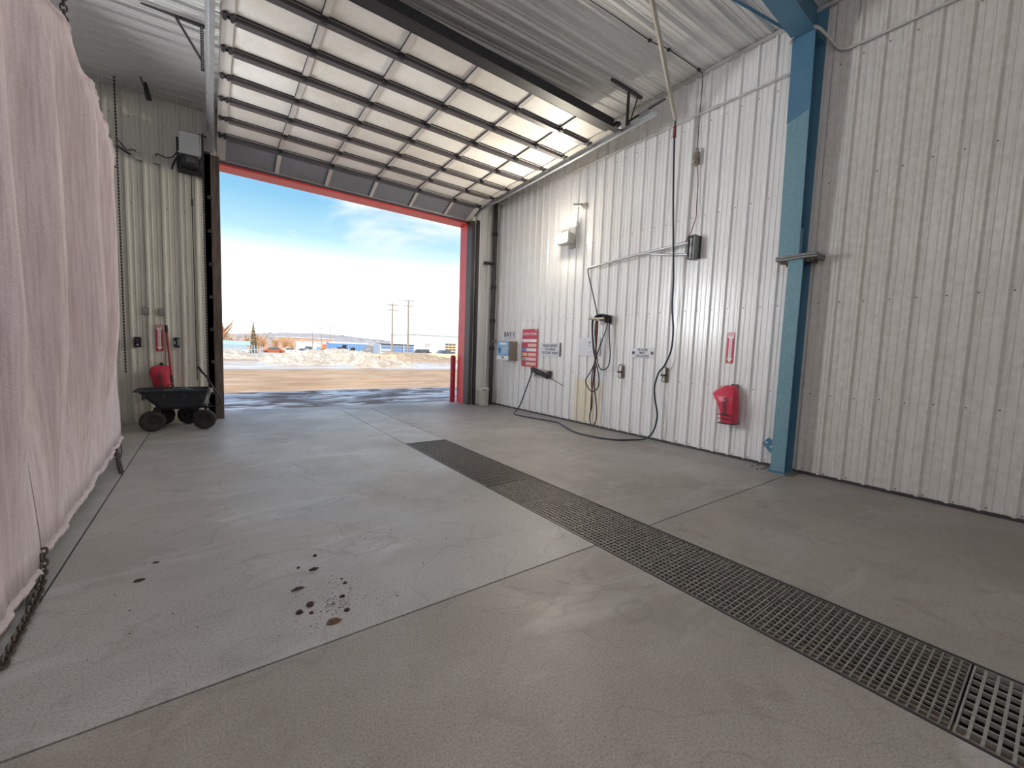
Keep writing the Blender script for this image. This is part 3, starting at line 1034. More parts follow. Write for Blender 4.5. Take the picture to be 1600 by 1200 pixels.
xbar(6.02, 5.53, 6.35, 5.515, 2.205, 2.448, 0.014).build('knee_stiffener', M_BLUE, raf)
# thin flange brace to the ceiling
b = MB()
b.tube([(5.93, 2.45, 5.60), (5.20, 2.90, ceil_z(5.2)-0.02)], 0.022, 4)
tag(b.build('flange_brace', M_BLUE), 'thin dark blue angle brace between ceiling and rafter', 'brace')

# ================================================================== PIPES AND CONDUITS
def conduit(pts, r, label, m=M_TRIM, couplings=(), name='conduit', sm=True):
    root = tag(empty(name, pts[0]), label, 'conduit')
    MB().tube(pts, r, 10).build('tube', m, root, smooth=True)
    for (p, d) in couplings:
        p, d = Vector(p), Vector(d).normalized()
        MB().tube([p-d*0.05, p+d*0.05], r*1.5, 10).build('coupling', m, root, smooth=True)
    return root
conduit([(6.345, 9.56, 5.40), (6.345, 2.47, 5.335)], 0.018, 'grey conduit running level along the white wall under the ceiling',
        couplings=[((6.345, y, 5.335+(y-2.47)*0.0092), (0, 1, 0)) for y in (3.6, 4.68, 6.4, 8.0)])
conduit([(-8.0, 9.572, 5.46), (-0.02, 9.572, 5.585)], 0.016, 'grey conduit running level along the cream wall under the ceiling',
        couplings=[((x, 9.572, 5.46+(x+8)*0.01566), (1, 0, 0)) for x in (-3.0, -1.05)])
conduit(spline([(6.0, 2.475, 5.50), (5.975, 2.44, 5.54), (5.965, 2.34, 5.555), (5.99, 2.20, 5.545), (6.15, 2.14, 5.50), (6.32, 2.06, 5.38), (6.335, 1.98, 5.325), (6.335, 1.80, 5.31), (6.335, 1.0, 5.315), (6.335, -1.0, 5.33), (6.335, -6, 5.36)], 7),
        0.017, 'grey flexible conduit looping over the blue column head')
# dark standpipe in the back corner
r = tag(empty('standpipe', (6.27, 9.50, 0)), 'dark steel standpipe rising in the corner beside the pail', 'pipe')
MB().tube([(6.26, 9.50, 0.0), (6.26, 9.50, 5.9)], 0.055, 14).build('pipe', M_DARK, r, smooth=True)
MB().tube([(6.13, 9.54, 0.0), (6.13, 9.54, 5.9)], 0.02, 10).build('thin_pipe', M_TRIM, r, smooth=True)
for z in (1.55, 2.3, 3.2, 4.6):
    MB().tube([(6.26, 9.50, z-0.05), (6.26, 9.50, z+0.05)], 0.07, 14).build('coupling', M_BLACK, r, smooth=True)
MB().lathe([(0.03, 0.0), (0.03, -0.07), (0.055, -0.075), (0.055, -0.10)], (6.26, 9.45, 1.75), 'y', 12).build('valve', M_BRASS, r)
MB().box(5.93, 6.25, 9.44, 9.52, 3.78, 3.84).build('pipe_arm', M_BLACK, r)

# ceiling wire that drops down the wall to the regulator and the swing boom
r = tag(empty('air_line', (6.36, 3.85, 3.4)), 'thin black air line crossing the ceiling and dropping to the boom bracket', 'hose')
cw = [(-0.4, 4.02, ceil_z(-0.4)-0.035), (2.0, 3.98, ceil_z(2)-0.035), (4.12, 3.92, ceil_z(4.12)-0.035), (5.07, 3.91, ceil_z(5.07)-0.035), (5.45, 3.86, ceil_z(5.45)-0.035), (6.25, 3.84, ceil_z(6.25)-0.045), (6.345, 3.84, 5.88), (6.35, 3.85, 5.3), (6.345, 3.845, 4.84)]
MB().tube(spline(cw, 5), 0.007, 6).build('line', M_BLACK, r)
for p in ((5.07, 3.91), (5.45, 3.86), (6.22, 3.84)):
    MB().box(p[0]-0.02, p[0]+0.02, p[1]-0.02, p[1]+0.02, ceil_z(p[0])-0.05, ceil_z(p[0])-0.024).build('clip', M_BLACK, r)
MB().tube(spline([(6.34, 3.82, 4.55), (6.35, 3.80, 4.3), (6.34, 3.79, 3.95), (6.33, 3.78, 3.75), (6.33, 3.84, 3.55), (6.32, 3.88, 3.46), (6.30, 3.93, 3.36)], 6), 0.007, 6).build('line', M_HOSERED, r)
MB().tube([(6.345, 3.79, 4.02), (6.345, 3.79, 3.97)], 0.013, 8).build('fitting', M_BRASS, r)
r = tag(empty('air_regulator', (6.33, 3.83, 4.53)), 'small brass regulator with two bowls below the black air line', 'regulator')
MB().lathe([(0.015, 0), (0.034, 0.015), (0.034, 0.08), (0.02, 0.09), (0.02, 0.10), (0.035, 0.11), (0.035, 0.19), (0.02, 0.21), (0.03, 0.22), (0.03, 0.26), (0.012, 0.28)], (6.31, 3.83, 4.54), 'z', 12).build('body', M_BRASS, r, smooth=True)
MB().lathe([(0.026, -0.03), (0.026, 0.03)], (6.27, 3.83, 4.75), 'x', 12).build('gauge', M_PVC, r)
MB().lathe([(0.022, -0.03), (0.022, 0.03)], (6.27, 3.85, 4.59), 'x', 12).build('knob', M_PVC, r)
MB().box(6.33, 6.366, 3.81, 3.85, 4.58, 4.76).build('bracket', M_DARK, r)

# ceiling boom: bent plastic pipe that carries the long wash hose
r = tag(empty('ceiling_boom', (3.9, 3.15, ceil_z(3.9))), 'long pale pipe boom slanting down from the ceiling with a red end fitting', 'boom')
MB().tube(spline([(3.6, 3.0, 5.86), (4.3, 3.36, 5.84), (5.0, 3.68, 5.73), (5.6, 3.93, 5.53), (6.05, 4.08, 5.265)], 6), 0.031, 12).build('boom_pipe', M_PVC, r, smooth=True)
MB().lathe([(0.05, -0.06), (0.05, 0.0), (0.10, 0.02), (0.10, 0.04)], (3.6, 3.0, ceil_z(3.6)-0.05), 'z', 14).build('swivel', M_GALV, r)
MB().tube([(6.05, 4.08, 5.28), (6.06, 4.085, 5.15)], 0.014, 8).build('elbow', M_DARK, r)
MB().lathe([(0.014, 0), (0.03, 0.01), (0.026, 0.05), (0.022, 0.15), (0.028, 0.17), (0.012, 0.18)], (6.06, 4.085, 4.99), 'z', 10).build('end_fitting', M_REDCAP, r, smooth=True)
# the wash hose: drops from the boom, over the hook, across the floor, up to the gun
hose = [(6.06, 4.085, 5.0), (6.10, 4.07, 4.2), (6.16, 4.05, 3.4), (6.22, 4.04, 2.8), (6.27, 4.06, 2.32), (6.28, 4.02, 1.95), (6.27, 4.03, 1.6), (6.26, 4.13, 1.34), (6.25, 4.22, 1.22),
        (6.24, 4.28, 0.98), (6.23, 4.25, 0.75), (6.22, 4.18, 0.48), (6.18, 4.20, 0.22), (6.12, 4.30, 0.06), (6.0, 4.45, 0.018), (5.62, 4.68, 0.018), (5.50, 5.35, 0.018), (5.78, 6.05, 0.018), (5.93, 6.4, 0.018), (5.80, 7.08, 0.018), (5.74, 7.62, 0.02), (5.95, 7.88, 0.05), (6.12, 7.92, 0.22), (6.19, 7.84, 0.55), (6.22, 7.72, 0.86), (6.22, 7.64, 1.02)]
o = MB().tube(spline(hose, 8), 0.0145, 8).build('wash_hose', M_HOSE, smooth=True)
tag(o, 'long dark hose dropping from the ceiling boom and trailing across the floor', 'hose')

# swing boom on the wall
r = tag(empty('swing_boom', (6.3, 3.75, 3.1)), 'grey pipe swing boom hinged on a wall bracket', 'boom')
MB().box(6.352, 6.366, 3.68, 3.84, 3.08, 3.43).build('wall_plate', M_DARK, r)
MB().box(6.20, 6.36, 3.70, 3.715, 3.08, 3.43).box(6.20, 6.36, 3.70, 3.84, 3.425, 3.435).box(6.20, 6.36, 3.70, 3.84, 3.075, 3.085).build('hinge_bracket', M_PLATE, r)
MB().tube([(6.24, 3.82, 3.07), (6.24, 3.82, 3.45)], 0.016, 8).build('hinge_pin', M_BLACK, r)
MB().tube([(6.24, 3.83, 3.335), (6.22, 4.9, 3.295), (6.20, 5.96, 3.215)], 0.024, 10).build('boom_pipe', M_GALV, r, smooth=True)
MB().tube([(6.24, 3.83, 3.15), (6.235, 4.20, 3.20), (6.225, 4.62, 3.29)], 0.020, 10).build('stay_pipe', M_GALV, r, smooth=True)
MB().tube(spline([(6.20, 5.97, 3.21), (6.21, 5.955, 3.08), (6.22, 5.86, 2.80), (6.21, 5.74, 2.5), (6.18, 5.64, 2.27)], 6), 0.011, 8).build('feed_hose', M_HOSE, r, smooth=True)

# hook with the coiled foam-brush hoses
r = tag(empty('hose_hanger', (6.3, 5.55, 2.1)), 'metal hose cradle on the wall with a black coil over it', 'hanger')
MB().box(6.10, 6.366, 5.50, 5.62, 2.15, 2.165).box(6.35, 6.366, 5.42, 5.70, 2.08, 2.26).build('cradle', M_BRASS, r)
MB().tube([(6.10, 5.78, 2.20), (6.12, 5.62, 2.185), (6.15, 5.42, 2.185)], 0.026, 10).build('brush_barrel', M_BRASS, r, smooth=True)
b = MB()
for k in range(5):
    x = 6.14+0.04*k
    b.tube(spline([(x, 5.70, 2.17), (x, 5.62, 2.245), (x, 5.50, 2.26), (x, 5.41, 2.22), (x, 5.385, 2.10)], 6), 0.017, 8)
b.build('coil', M_RUBBER, r, smooth=True)
hl = [((6.12, 5.71, 2.19), (6.14, 5.725, 2.0), (6.18, 5.70, 1.6), (6.20, 5.66, 1.35), (6.20, 5.78, 1.1), (6.20, 5.88, 0.95), (6.20, 5.80, 0.80), (6.20, 5.66, 0.74), (6.20, 5.53, 0.86), (6.21, 5.55, 1.1), (6.21, 5.66, 1.4), (6.16, 5.715, 1.9), (6.14, 5.70, 2.19)),
      ((6.22, 5.39, 2.15), (6.20, 5.42, 1.95), (6.18, 5.55, 1.6), (6.20, 5.66, 1.3), (6.22, 5.74, 1.0), (6.23, 5.70, 0.5), (6.22, 5.74, 0.22), (6.20, 5.66, 0.06), (6.20, 5.56, 0.14), (6.21, 5.55, 0.4), (6.22, 5.66, 0.9), (6.23, 5.66, 1.25)),
      ((6.26, 5.385, 2.12), (6.25, 5.36, 1.8), (6.24, 5.31, 1.5), (6.24, 5.34, 1.27), (6.24, 5.46, 1.19), (6.24, 5.58, 1.25), (6.23, 5.65, 1.5), (6.20, 5.69, 1.9), (6.17, 5.66, 2.19))]
for i, q in enumerate(hl):
    o = MB().tube(spline(q, 7), 0.0115, 7).build('looped_hose', M_HOSE, r, smooth=True)
b = MB().tube(spline([(6.13, 5.60, 2.17), (6.15, 5.60, 1.9), (6.18, 5.63, 1.5), (6.20, 5.66, 1.2), (6.21, 5.70, 0.75), (6.22, 5.72, 0.35)], 6), [0.026]*7+[0.018]*8+[0.013]*16, 8)
b.build('dark_red_wand', M_HOSERED, r, smooth=True)

# ================================================================== WALL FITTINGS, RIGHT WALL
XW = 6.364                                   # crest of the ribs
def plate(y0_, y1_, z0_, z1_, t, m, parent=None, name='plate', x=XW, bev=0.003):
    return MB().bevbox(x-t, x, y0_, y1_, z0_, z1_, bev).build(name, m, parent)
# payment box
r = tag(empty('payment_box', (6.28, 8.8, 1.25)), 'pay station with a blue keypad face and brown metal sides', 'control box')
MB().bevbox(6.10, XW, 8.46, 8.98, 1.26, 1.74, 0.01).build('housing', M_BOXGREY, r)
MB().bevbox(6.12, 6.36, 8.975, 8.99, 1.27, 1.735, 0.003).build('side_face', M_BOXBLUE, r)
MB().bevbox(6.085, 6.10, 8.47, 8.975, 1.37, 1.735, 0.003).build('front_face', M_BOXBLUE, r)
MB().bevbox(6.085, 6.10, 8.47, 8.975, 1.265, 1.365, 0.003).build('coin_tray', M_SIGNWHITE, r)
MB().box(6.07, 6.086, 8.83, 8.88, 1.44, 1.57).build('card_slot', M_INK, r)
MB().box(6.075, 6.086, 8.68, 8.74, 1.30, 1.345).build('coin_slot', M_INK, r)
kp = MB().box(6.08, 6.086, 8.52, 8.72, 1.42, 1.60).build('keypad', M_SIGN, r)
for i in range(3):
    for j in range(4):
        MB().box(6.074, 6.081, 8.535+i*0.062, 8.578+i*0.062, 1.43+j*0.043, 1.46+j*0.043).build('key', M_BOXBLUE, kp)
MB().box(6.08, 6.086, 8.56, 8.86, 1.65, 1.70).build('display', M_SIGNWHITE, r)
# the flat signs
sg = tag(empty('bay_sign', (XW, 8.82, 1.83)), 'small white sign lettered BAY 1 above the pay station', 'sign')
plate(8.59, 9.06, 1.835, 2.01, 0.008, M_SIGN, sg, 'plate')
text('BAY 1', 0.165, (XW-0.009, 8.825, 1.922), '-x', M_INK, sg, sx=1.12)
sg = tag(empty('notice', (XW, 8.46, 1.31)), 'white two-panel notice with small print between the pay station and the red board', 'sign')
plate(8.30, 8.62, 1.51, 1.70, 0.006, M_SIGNWHITE, sg, 'sheet')
plate(8.30, 8.62, 1.31, 1.50, 0.006, M_SIGNWHITE, sg, 'sheet')
for k in range(8):
    z = 1.66-0.042*k
    if abs(z-1.505) < 0.015: continue
    MB().box(XW-0.0075, XW-0.006, 8.36, 8.56-(k % 3)*0.03, z-0.008, z+0.006).build('print_line', M_TRIM, sg)
sg = tag(empty('instruction_board', (XW, 7.955, 1.12)), 'tall red instruction board with coloured rows', 'sign')
plate(7.65, 8.255, 1.12, 2.045, 0.014, M_SIGNRED, sg, 'board')
def row(y1, y0_, z, h, m):
    MB().box(XW-0.0165, XW-0.014, y0_, y1, z-h/2, z+h/2).build('printed_band', m, sg)
text('INSTRUCTIONS', 0.083, (XW-0.016, 7.955, 1.925), '-x', M_SIGNWHITE, sg, sx=0.90)
row(7.76, 7.67, 2.015, 0.018, M_SIGNWHITE)
text('.', 0.06, (XW-0.016, 7.955, 1.855), '-x', M_PINKROW, sg)
for k, (c1, c2, split) in enumerate(((M_SIGNWHITE, M_SIGNWHITE, 0.5), (M_SIGNRED, M_SIGNPEACH, 0.34), (M_SIGNBLUE, M_SIGNWHITE, 0.30), (M_SIGNYEL, M_SIGNPEACH, 0.38), (M_SIGNGRN, M_PINKROW, 0.30), (M_SIGNRED, M_SIGNPEACH, 0.30))):
    z = 1.765-0.113*k
    ya, yb = 8.23, 7.685
    ys = ya-(ya-yb)*split
    if c1 is not M_SIGNRED:
        row(ya, ys+0.008, z, 0.075, c1)
    row(ys-0.03 if k else ys, yb, z, 0.075, c2)
    if k in (2, 4, 5):
        row(ys+0.004, ys-0.045, z, 0.075, M_SIGNWHITE)
sg = tag(empty('report_sign', (XW, 7.19, 1.41)), 'white sign telling drivers to report to the office', 'sign')
plate(6.87, 7.51, 1.41, 1.715, 0.012, M_SIGN, sg, 'plate')
MB().box(XW-0.014, XW, 6.845, 6.868, 1.405, 1.72).build('dark_edge', M_INK, sg)
for k, s_ in enumerate(('PLEASE REPORT', 'TO OFFICE', 'TO START WASH')):
    text(s_, 0.083, (XW-0.0135, 7.19, 1.645-0.083*k), '-x', M_INK, sg, sx=0.86)
sg = tag(empty('care_sign', (XW, 5.97, 1.45)), 'blank-looking white sign with two small marks behind the looped hoses', 'sign')
plate(5.685, 6.265, 1.45, 1.837, 0.008, M_SIGN, sg, 'plate')
b = MB(); b.extrude([(XW-0.009, 5.99, 1.72), (XW-0.009, 5.955, 1.76), (XW-0.009, 5.935, 1.745), (XW-0.009, 5.97, 1.705)], (-0.001, 0, 0)); b.build('symbol', M_INK, sg)
MB().lathe([(0.015, 0), (0.015, -0.0012)], (XW-0.008, 5.972, 1.665), 'x', 10).build('symbol', M_INK, sg)
MB().box(XW-0.0095, XW-0.008, 5.86, 5.94, 1.545, 1.555).build('print_line', M_TRIM, sg)
sg = tag(empty('mat_sign', (XW, 4.65, 1.455)), 'white plaque reading floor mat holders with two flower marks', 'sign')
plate(4.41, 4.90, 1.458, 1.632, 0.010, M_SIGN, sg, 'plate')
for k, s_ in enumerate(('FLOOR', 'MAT', 'HOLDERS')):
    text(s_, 0.062, (XW-0.0115, 4.655, 1.602-0.057*k), '-x', M_INK, sg, sx=1.05)
for yc in (4.855, 4.455):
    b = MB()
    for k in range(6):
        a = k*PI/3
        b.lathe([(0.014, 0), (0.014, -0.0014)], (XW-0.010, yc+0.019*math.cos(a), 1.545+0.019*math.sin(a)), 'x', 8)
    b.build('flower_mark', M_DARK, sg)
# floor-mat clips
for yc, lab in ((5.095, 'rusty mat clip on the wall between the looped hoses and the mat plaque'), (4.15, 'rusty mat clip on the wall with the long hose hooked over it')):
    r = tag(empty('mat_clip', (XW, yc, 1.03)), lab, 'clip', 'floor mat clips')
    MB().bevbox(XW-0.01, XW, yc-0.035, yc+0.02, 1.05, 1.30, 0.003).build('rusty_plate', M_RUSTBR, r)
    b = MB()
    b.tube(spline([(XW, yc+0.02, 1.31), (XW-0.07, yc+0.03, 1.30), (XW-0.09, yc+0.03, 1.22), (XW-0.06, yc+0.03, 1.16), (XW-0.08, yc+0.03, 1.08), (XW, yc+0.02, 1.05)], 5), 0.012, 8)
    b.build('spring_jaw', M_GALV, r, smooth=True)
    MB().tube([(XW-0.06, yc-0.03, 1.17), (XW-0.06, yc+0.06, 1.17)], 0.018, 8).build('pivot', M_BLACK, r)

def letter_sign(root, x, y, z, facing, w, h):
    """red FIRE EXTINGUISHER plate with a white down arrow; (x,y,z) centre of the face"""
    def P(u, v, d):
        return (x-d, y-u, z+v) if facing == '-x' else (x+u, y-d, z+v)
    def poly(pts, d0, d1, name, m):
        b_ = MB()
        a = [P(u, v, d0) for u, v in pts]
        q = Vector(P(0, 0, d1))-Vector(P(0, 0, d0))
        b_.extrude(a, q)
        return b_.build(name, m, root)
    hw, hh = w/2, h/2
    poly([(-hw, -hh), (hw, -hh), (hw, hh), (-hw, hh)], 0, 0.005, 'plate', M_SIGNRED)
    aw = hw*0.42
    poly([(-hw*.82, hh*.95), (hw*.82, hh*.95), (hw*.82, hh*.70), (aw, hh*.58), (aw, -hh*.68), (hw*.8, -hh*.68), (0, -hh*.97), (-hw*.8, -hh*.68), (-aw, -hh*.68), (-aw, hh*.58), (-hw*.82, hh*.70)],
         0.005, 0.0065, 'arrow', M_SIGNWHITE)
    text('FIRE', w*0.48, P(0, hh*.82, 0.0072), facing, M_SIGNRED, root, sx=0.85, depth=0.0006)
    for i, ch in enumerate('EXTINGUISHER'):
        text(ch, h*0.060, P(0, hh*(.52-.100*i), 0.0072), facing, M_SIGNRED, root, 'letter', depth=0.0006)
sg = tag(empty('extinguisher_sign', (XW, 3.095, 1.43)), 'red fire extinguisher arrow sign on the white wall', 'sign')
letter_sign(sg, XW, 3.095, 1.66, '-x', 0.105, 0.46)

# extinguisher under a red vinyl cover
def ext_cover(root, rows, facing, logo, txt):
    """rows: (z, u centre, half width, depth)"""
    rnd_ = random.Random(5)
    rings = []
    for (z, uc, hw, dp, wall) in rows:
        rg = []
        for k in range(20):
            a = 2*PI*k/20
            cu_, su_ = math.cos(a), math.sin(a)
            ex = 0.62
            u = uc + hw*math.copysign(abs(cu_)**ex, cu_)*(1+rnd_.uniform(-.035, .035))
            d = dp/2*math.copysign(abs(su_)**ex, su_)*(1+rnd_.uniform(-.05, .05)) + dp/2
            rg.append((wall[0]-d, u, z) if facing == '-x' else (u, wall[1]-d, z))
        rings.append(rg)
    return MB().loft(rings).build('vinyl_cover', M_EXT, root, smooth=True)
r = tag(empty('fire_extinguisher', (6.25, 3.03, 0.54)), 'fire extinguisher under a red vinyl cover on the white wall', 'fire extinguisher')
wl_ = (6.35, 0)
ext_cover(r, [(0.545, 2.975, 0.110, 0.20, wl_), (0.60, 2.975, 0.112, 0.21, wl_), (0.72, 2.985, 0.122, 0.22, wl_), (0.82, 3.00, 0.128, 0.22, wl_), (0.90, 3.035, 0.158, 0.22, wl_), (0.96, 3.055, 0.182, 0.20, wl_), (1.01, 3.045, 0.155, 0.17, wl_), (1.06, 3.025, 0.115, 0.13, wl_), (1.095, 3.01, 0.07, 0.09, wl_)], '-x', None, None)
text('Vipond', 0.092, (6.118, 2.995, 0.80), '-x', M_INK, r, rotz=-PI/2, depth=0.004)
text('EXTINGUISHER', 0.033, (6.121, 2.985, 0.665), '-x', M_INK, r, depth=0.004)
text('EXTINCTEUR', 0.033, (6.126, 2.985, 0.605), '-x', M_INK, r, depth=0.004)
MB().box(6.12, 6.35, 2.87, 3.08, 0.528, 0.546).build('dark_hem', M_INK, r)
MB().box(6.34, 6.366, 2.93, 3.03, 0.60, 1.12).build('wall_bracket', M_DARK, r)

# wand holster board and gun
r = tag(empty('wand_holster', (XW, 7.48, 0.88)), 'tan board with a black angled tube holding a spray gun', 'holster')
plate(7.14, 7.80, 0.88, 1.09, 0.018, M_TAN, r, 'board')
MB().tube([(6.20, 7.60, 1.075), (6.26, 7.12, 0.93)], [0.062, 0.055], 12).build('holster_tube', M_RUBBER, r, smooth=True)
MB().box(6.26, 6.35, 7.10, 7.18, 0.90, 1.06).build('end_bracket', M_DARK, r)
MB().box(6.22, 6.35, 7.56, 7.64, 0.93, 1.06).build('end_bracket', M_GALV, r)
r = tag(empty('spray_gun', (6.22, 7.65, 1.0)), 'spray gun with a thin lance pushed through the black holster tube', 'spray gun')
MB().tube([(6.205, 7.66, 1.09), (6.21, 7.57, 1.07)], 0.032, 10).build('body', M_BLACK, r)
MB().tube([(6.21, 7.65, 1.075), (6.215, 7.665, 0.985)], 0.018, 8).build('grip', M_BLACK, r)
MB().tube([(6.25, 7.14, 0.935), (6.285, 6.62, 0.77)], 0.007, 6).build('lance', M_DARK, r)

# floodlight
r = tag(empty('floodlight', (6.3, 6.6, 3.75)), 'lit floodlight with yellow glare on the white wall', 'lamp')
MB().bevbox(6.28, XW, 6.50, 6.64, 3.74, 3.90, 0.01).build('mount', M_ALU, r)
fb = MB().bevbox(6.06, 6.26, 6.46, 6.80, 3.80, 4.02, 0.015).rot((6.2, 6.6, 3.9), 'Y', 0.06).rot((6.2, 6.6, 3.9), 'Z', 0.0)
fb.build('housing', M_ALU, r)
fl_ = MB().bevbox(6.045, 6.062, 6.475, 6.785, 3.815, 4.005, 0.006).rot((6.2, 6.6, 3.9), 'Y', 0.06).rot((6.2, 6.6, 3.9), 'Z', 0.0)
fl_.build('lens', M_LAMPLENS, r)
b = MB()
for k in range(5):
    b.box(6.26, 6.29, 6.50+0.06*k, 6.512+0.06*k, 3.82, 4.0)
b.rot((6.2, 6.6, 3.9), 'Y', 0.06).rot((6.2, 6.6, 3.9), 'Z', 0.0).build('cooling_fin', M_ALU, r)
MB().tube([(6.33, 6.50, 3.9), (6.33, 6.49, 4.15)], 0.012, 8).build('feed_conduit', M_TRIM, r)
r = tag(empty('junction_box', (6.32, 6.48, 4.15)), 'round white junction box just above the floodlight', 'junction box')
MB().lathe([(0.055, 0.0), (0.06, -0.02), (0.06, -0.07), (0.05, -0.085)], (6.362, 6.485, 4.21), 'x', 16).build('box', M_SIGN, r, smooth=True)
MB().lathe([(0.016, 0), (0.016, -0.006)], (6.278, 6.485, 4.21), 'x', 10).build('cover_screw', M_TRIM, r)
r = tag(empty('wall_camera', (6.3, 6.35, 4.5)), 'small grey camera on a round base high on the white wall', 'camera')
MB().lathe([(0.06, 0), (0.062, -0.03), (0.05, -0.05)], (6.362, 6.27, 4.55), 'x', 16).build('base', M_ALU, r, smooth=True)
MB().tube([(6.31, 6.28, 4.55), (6.25, 6.34, 4.565)], 0.018, 8).build('arm', M_ALU, r)
MB().tube([(6.28, 6.30, 4.565), (6.22, 6.47, 4.585)], 0.037, 12).build('camera_body', M_ALU, r, smooth=True)
MB().tube([(6.22, 6.47, 4.585), (6.217, 6.478, 4.586)], 0.026, 12).build('lens', M_INK, r)

# white pail in the corner
r = tag(empty('pail', (5.98, 9.43, 0)), 'white plastic pail standing in the back corner', 'pail')
MB().lathe([(0.128, 0.0), (0.138, 0.01), (0.148, 0.40), (0.156, 0.41), (0.156, 0.43), (0.150, 0.44), (0.150, 0.475), (0.14, 0.48), (0.138, 0.45)], (5.985, 9.42, 0), 'z', 24).build('body', M_PAIL, r, smooth=True)
MB().lathe([(0.13, 0.44), (0.10, 0.445), (0.01, 0.448)], (5.985, 9.42, 0), 'z', 24).build('lid', M_PAIL, r)
b = MB()
for k in range(12):
    a = -PI*0.75+k*0.05
    b.box(5.985+0.154*math.cos(a)-0.008, 5.985+0.154*math.cos(a)+0.008, 9.42+0.154*math.sin(a)-0.003, 9.42+0.154*math.sin(a)+0.003, 0.415, 0.435)
b.build('rim_slot', M_INK, r)

# ================================================================== CURTAIN BETWEEN THE BAYS
def sm(a, b_, t):
    t = max(0.0, min(1.0, (t-a)/(b_-a)))
    return t*t*(3-2*t)
def fold(y, t):
    """sideways push of the cloth; t = 0 at the hem, 1 at the top"""
    pts = ((-3.0, 0.0), (-2.1, -0.06), (-1.85, 0.05), (-1.0, -0.05), (-0.8, 0.05), (0.1, -0.05), (0.3, 0.06), (1.2, -0.06), (1.4, 0.05), (2.2, -0.06), (2.45, 0.05), (3.1, -0.05), (3.3, 0.04),
           (3.75, -0.03), (4.12, -0.035), (4.22, 0.04), (4.42, 0.0), (4.72, -0.075), (4.98, 0.075), (5.15, 0.05), (5.68, -0.06), (5.92, 0.06), (6.1, 0.04), (6.75, -0.02), (6.85, 0.01), (7.5, -0.03))
    yy = y + 0.05*math.sin(2.2*t+y*1.7)*(1-t)
    def f(q):
        for (a_, va), (b_, vb) in zip(pts, pts[1:]):
            if a_ <= q <= b_:
                return va+(vb-va)*(q-a_)/(b_-a_)
        return 0.0
    g = (f(yy-0.035)+2*f(yy)+f(yy+0.035))/4
    a = 0.007*math.sin(y*21+1.5*t)+0.006*math.sin(y*37+0.8)+0.004*math.sin(y*9+3*t)
    k = (0.05+0.95*sm(0.0, 0.40, t))*(1-0.80*sm(0.82, 1.0, t))
    return 2.9*g*k + a*(0.4+0.6*sm(0, 0.2, t))
def curtain(ya, yb, hem_a, hem_b, top, label, seed):
    root = tag(empty('bay_curtain', (-0.95, (ya+yb)/2, 0.1)), label, 'curtain', 'curtains hanging between the bays')
    ny = int(abs(yb-ya)/0.022)
    nzz = 26
    rows = []
    for j in range(nzz+1):
        t = j/nzz
        rw = []
        for i in range(ny+1):
            s = i/ny
            y = ya+(yb-ya)*s
            xh = -0.865-(y-3.0)*0.0262
            xt = -0.93
            zh = hem_a+(hem_b-hem_a)*s
            zt = top(y)
            yy = y + (0.0 if s < 0.98 else 0.0)
            x = xh+(xt-xh)*t + fold(y, t) + 0.006*math.sin(9*t+y*11)
            rw.append((x, yy, zh+(zt-zh)*t))
        rows.append(rw)
    b_ = MB()
    b_.grid(rows)
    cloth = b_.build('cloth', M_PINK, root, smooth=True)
    md = cloth.modifiers.new('thickness', 'SOLIDIFY')
    md.thickness = 0.006
    # gathered hem tube along the lower edge
    base = rows[0]
    b_ = MB()
    pts, rs = [], []
    for i in range(0, ny+1):
        x, y, z = base[i]
        pts.append((x, y, z-0.022))
        rs.append(0.027+0.004*math.sin(y*55)+0.002*math.sin(y*23))
    b_.tube(pts, rs, 8)
    b_.build('hem', M_HEM, root, smooth=True)
    # folded top band
    tp = rows[-1]
    band = MB()
    band.tube([(x+0.004, y, z-0.01) for (x, y, z) in tp], 0.014, 6)
    band.build('top_band', M_PINK, root, smooth=True)
    return root
def top_far(y):
    z = 4.03-0.03*abs(math.sin((y-5.2)*1.2))
    if y > 6.4:
        z -= 0.20*((y-6.4)/1.05)**1.4
    return z
curtain(3.78, 7.45, 0.115, 0.175, top_far, 'dusty pink fabric curtain hanging between the bays towards the doorway', 1)
curtain(-3.0, 3.74, 0.085, 0.075, lambda y: 4.05-0.04*abs(math.sin((y-3.74)*1.3)), 'dusty pink fabric curtain with a drooping hem behind the long rusty chain', 2)
# supports of the curtain
# chain links
def link_mesh(name, l, w, r_, m):
    pts = []
    n = 16
    for k in range(n+1):
        a = 2*PI*k/n
        pts.append((w*math.cos(a), 0, l*math.sin(a)*(1.0) + (0.35*l if math.sin(a) > 0.01 else (-0.35*l if math.sin(a) < -0.01 else 0))))
    return MB().tube(pts, r_, 6, cap=False).mesh(name, m, smooth=True)
LINK = link_mesh('chain_link', 0.021, 0.020, 0.007, M_RUSTCH)
LINKS = link_mesh('chain_link', 0.012, 0.011, 0.0032, M_RUSTCH)
def chain(pts, label, step=0.044, lm=None, cat='chain'):
    P_ = spline(pts, 14)
    root = tag(empty('chain', P_[0]), label, cat)
    acc, k, nxt = 0.0, 0, 0.0
    for a, b_ in zip(P_, P_[1:]):
        seg = (b_-a).length
        while nxt <= acc+seg:
            f = (nxt-acc)/max(seg, 1e-6)
            p = a+(b_-a)*f
            d = (b_-a).normalized()
            q = d.to_track_quat('Z', 'Y').to_matrix().to_4x4() @ Matrix.Rotation((k % 2)*PI/2+0.35, 4, 'Z')
            place('link', lm or LINK, p, root, q.to_euler())
            k += 1
            nxt += step
        acc += seg
    return root
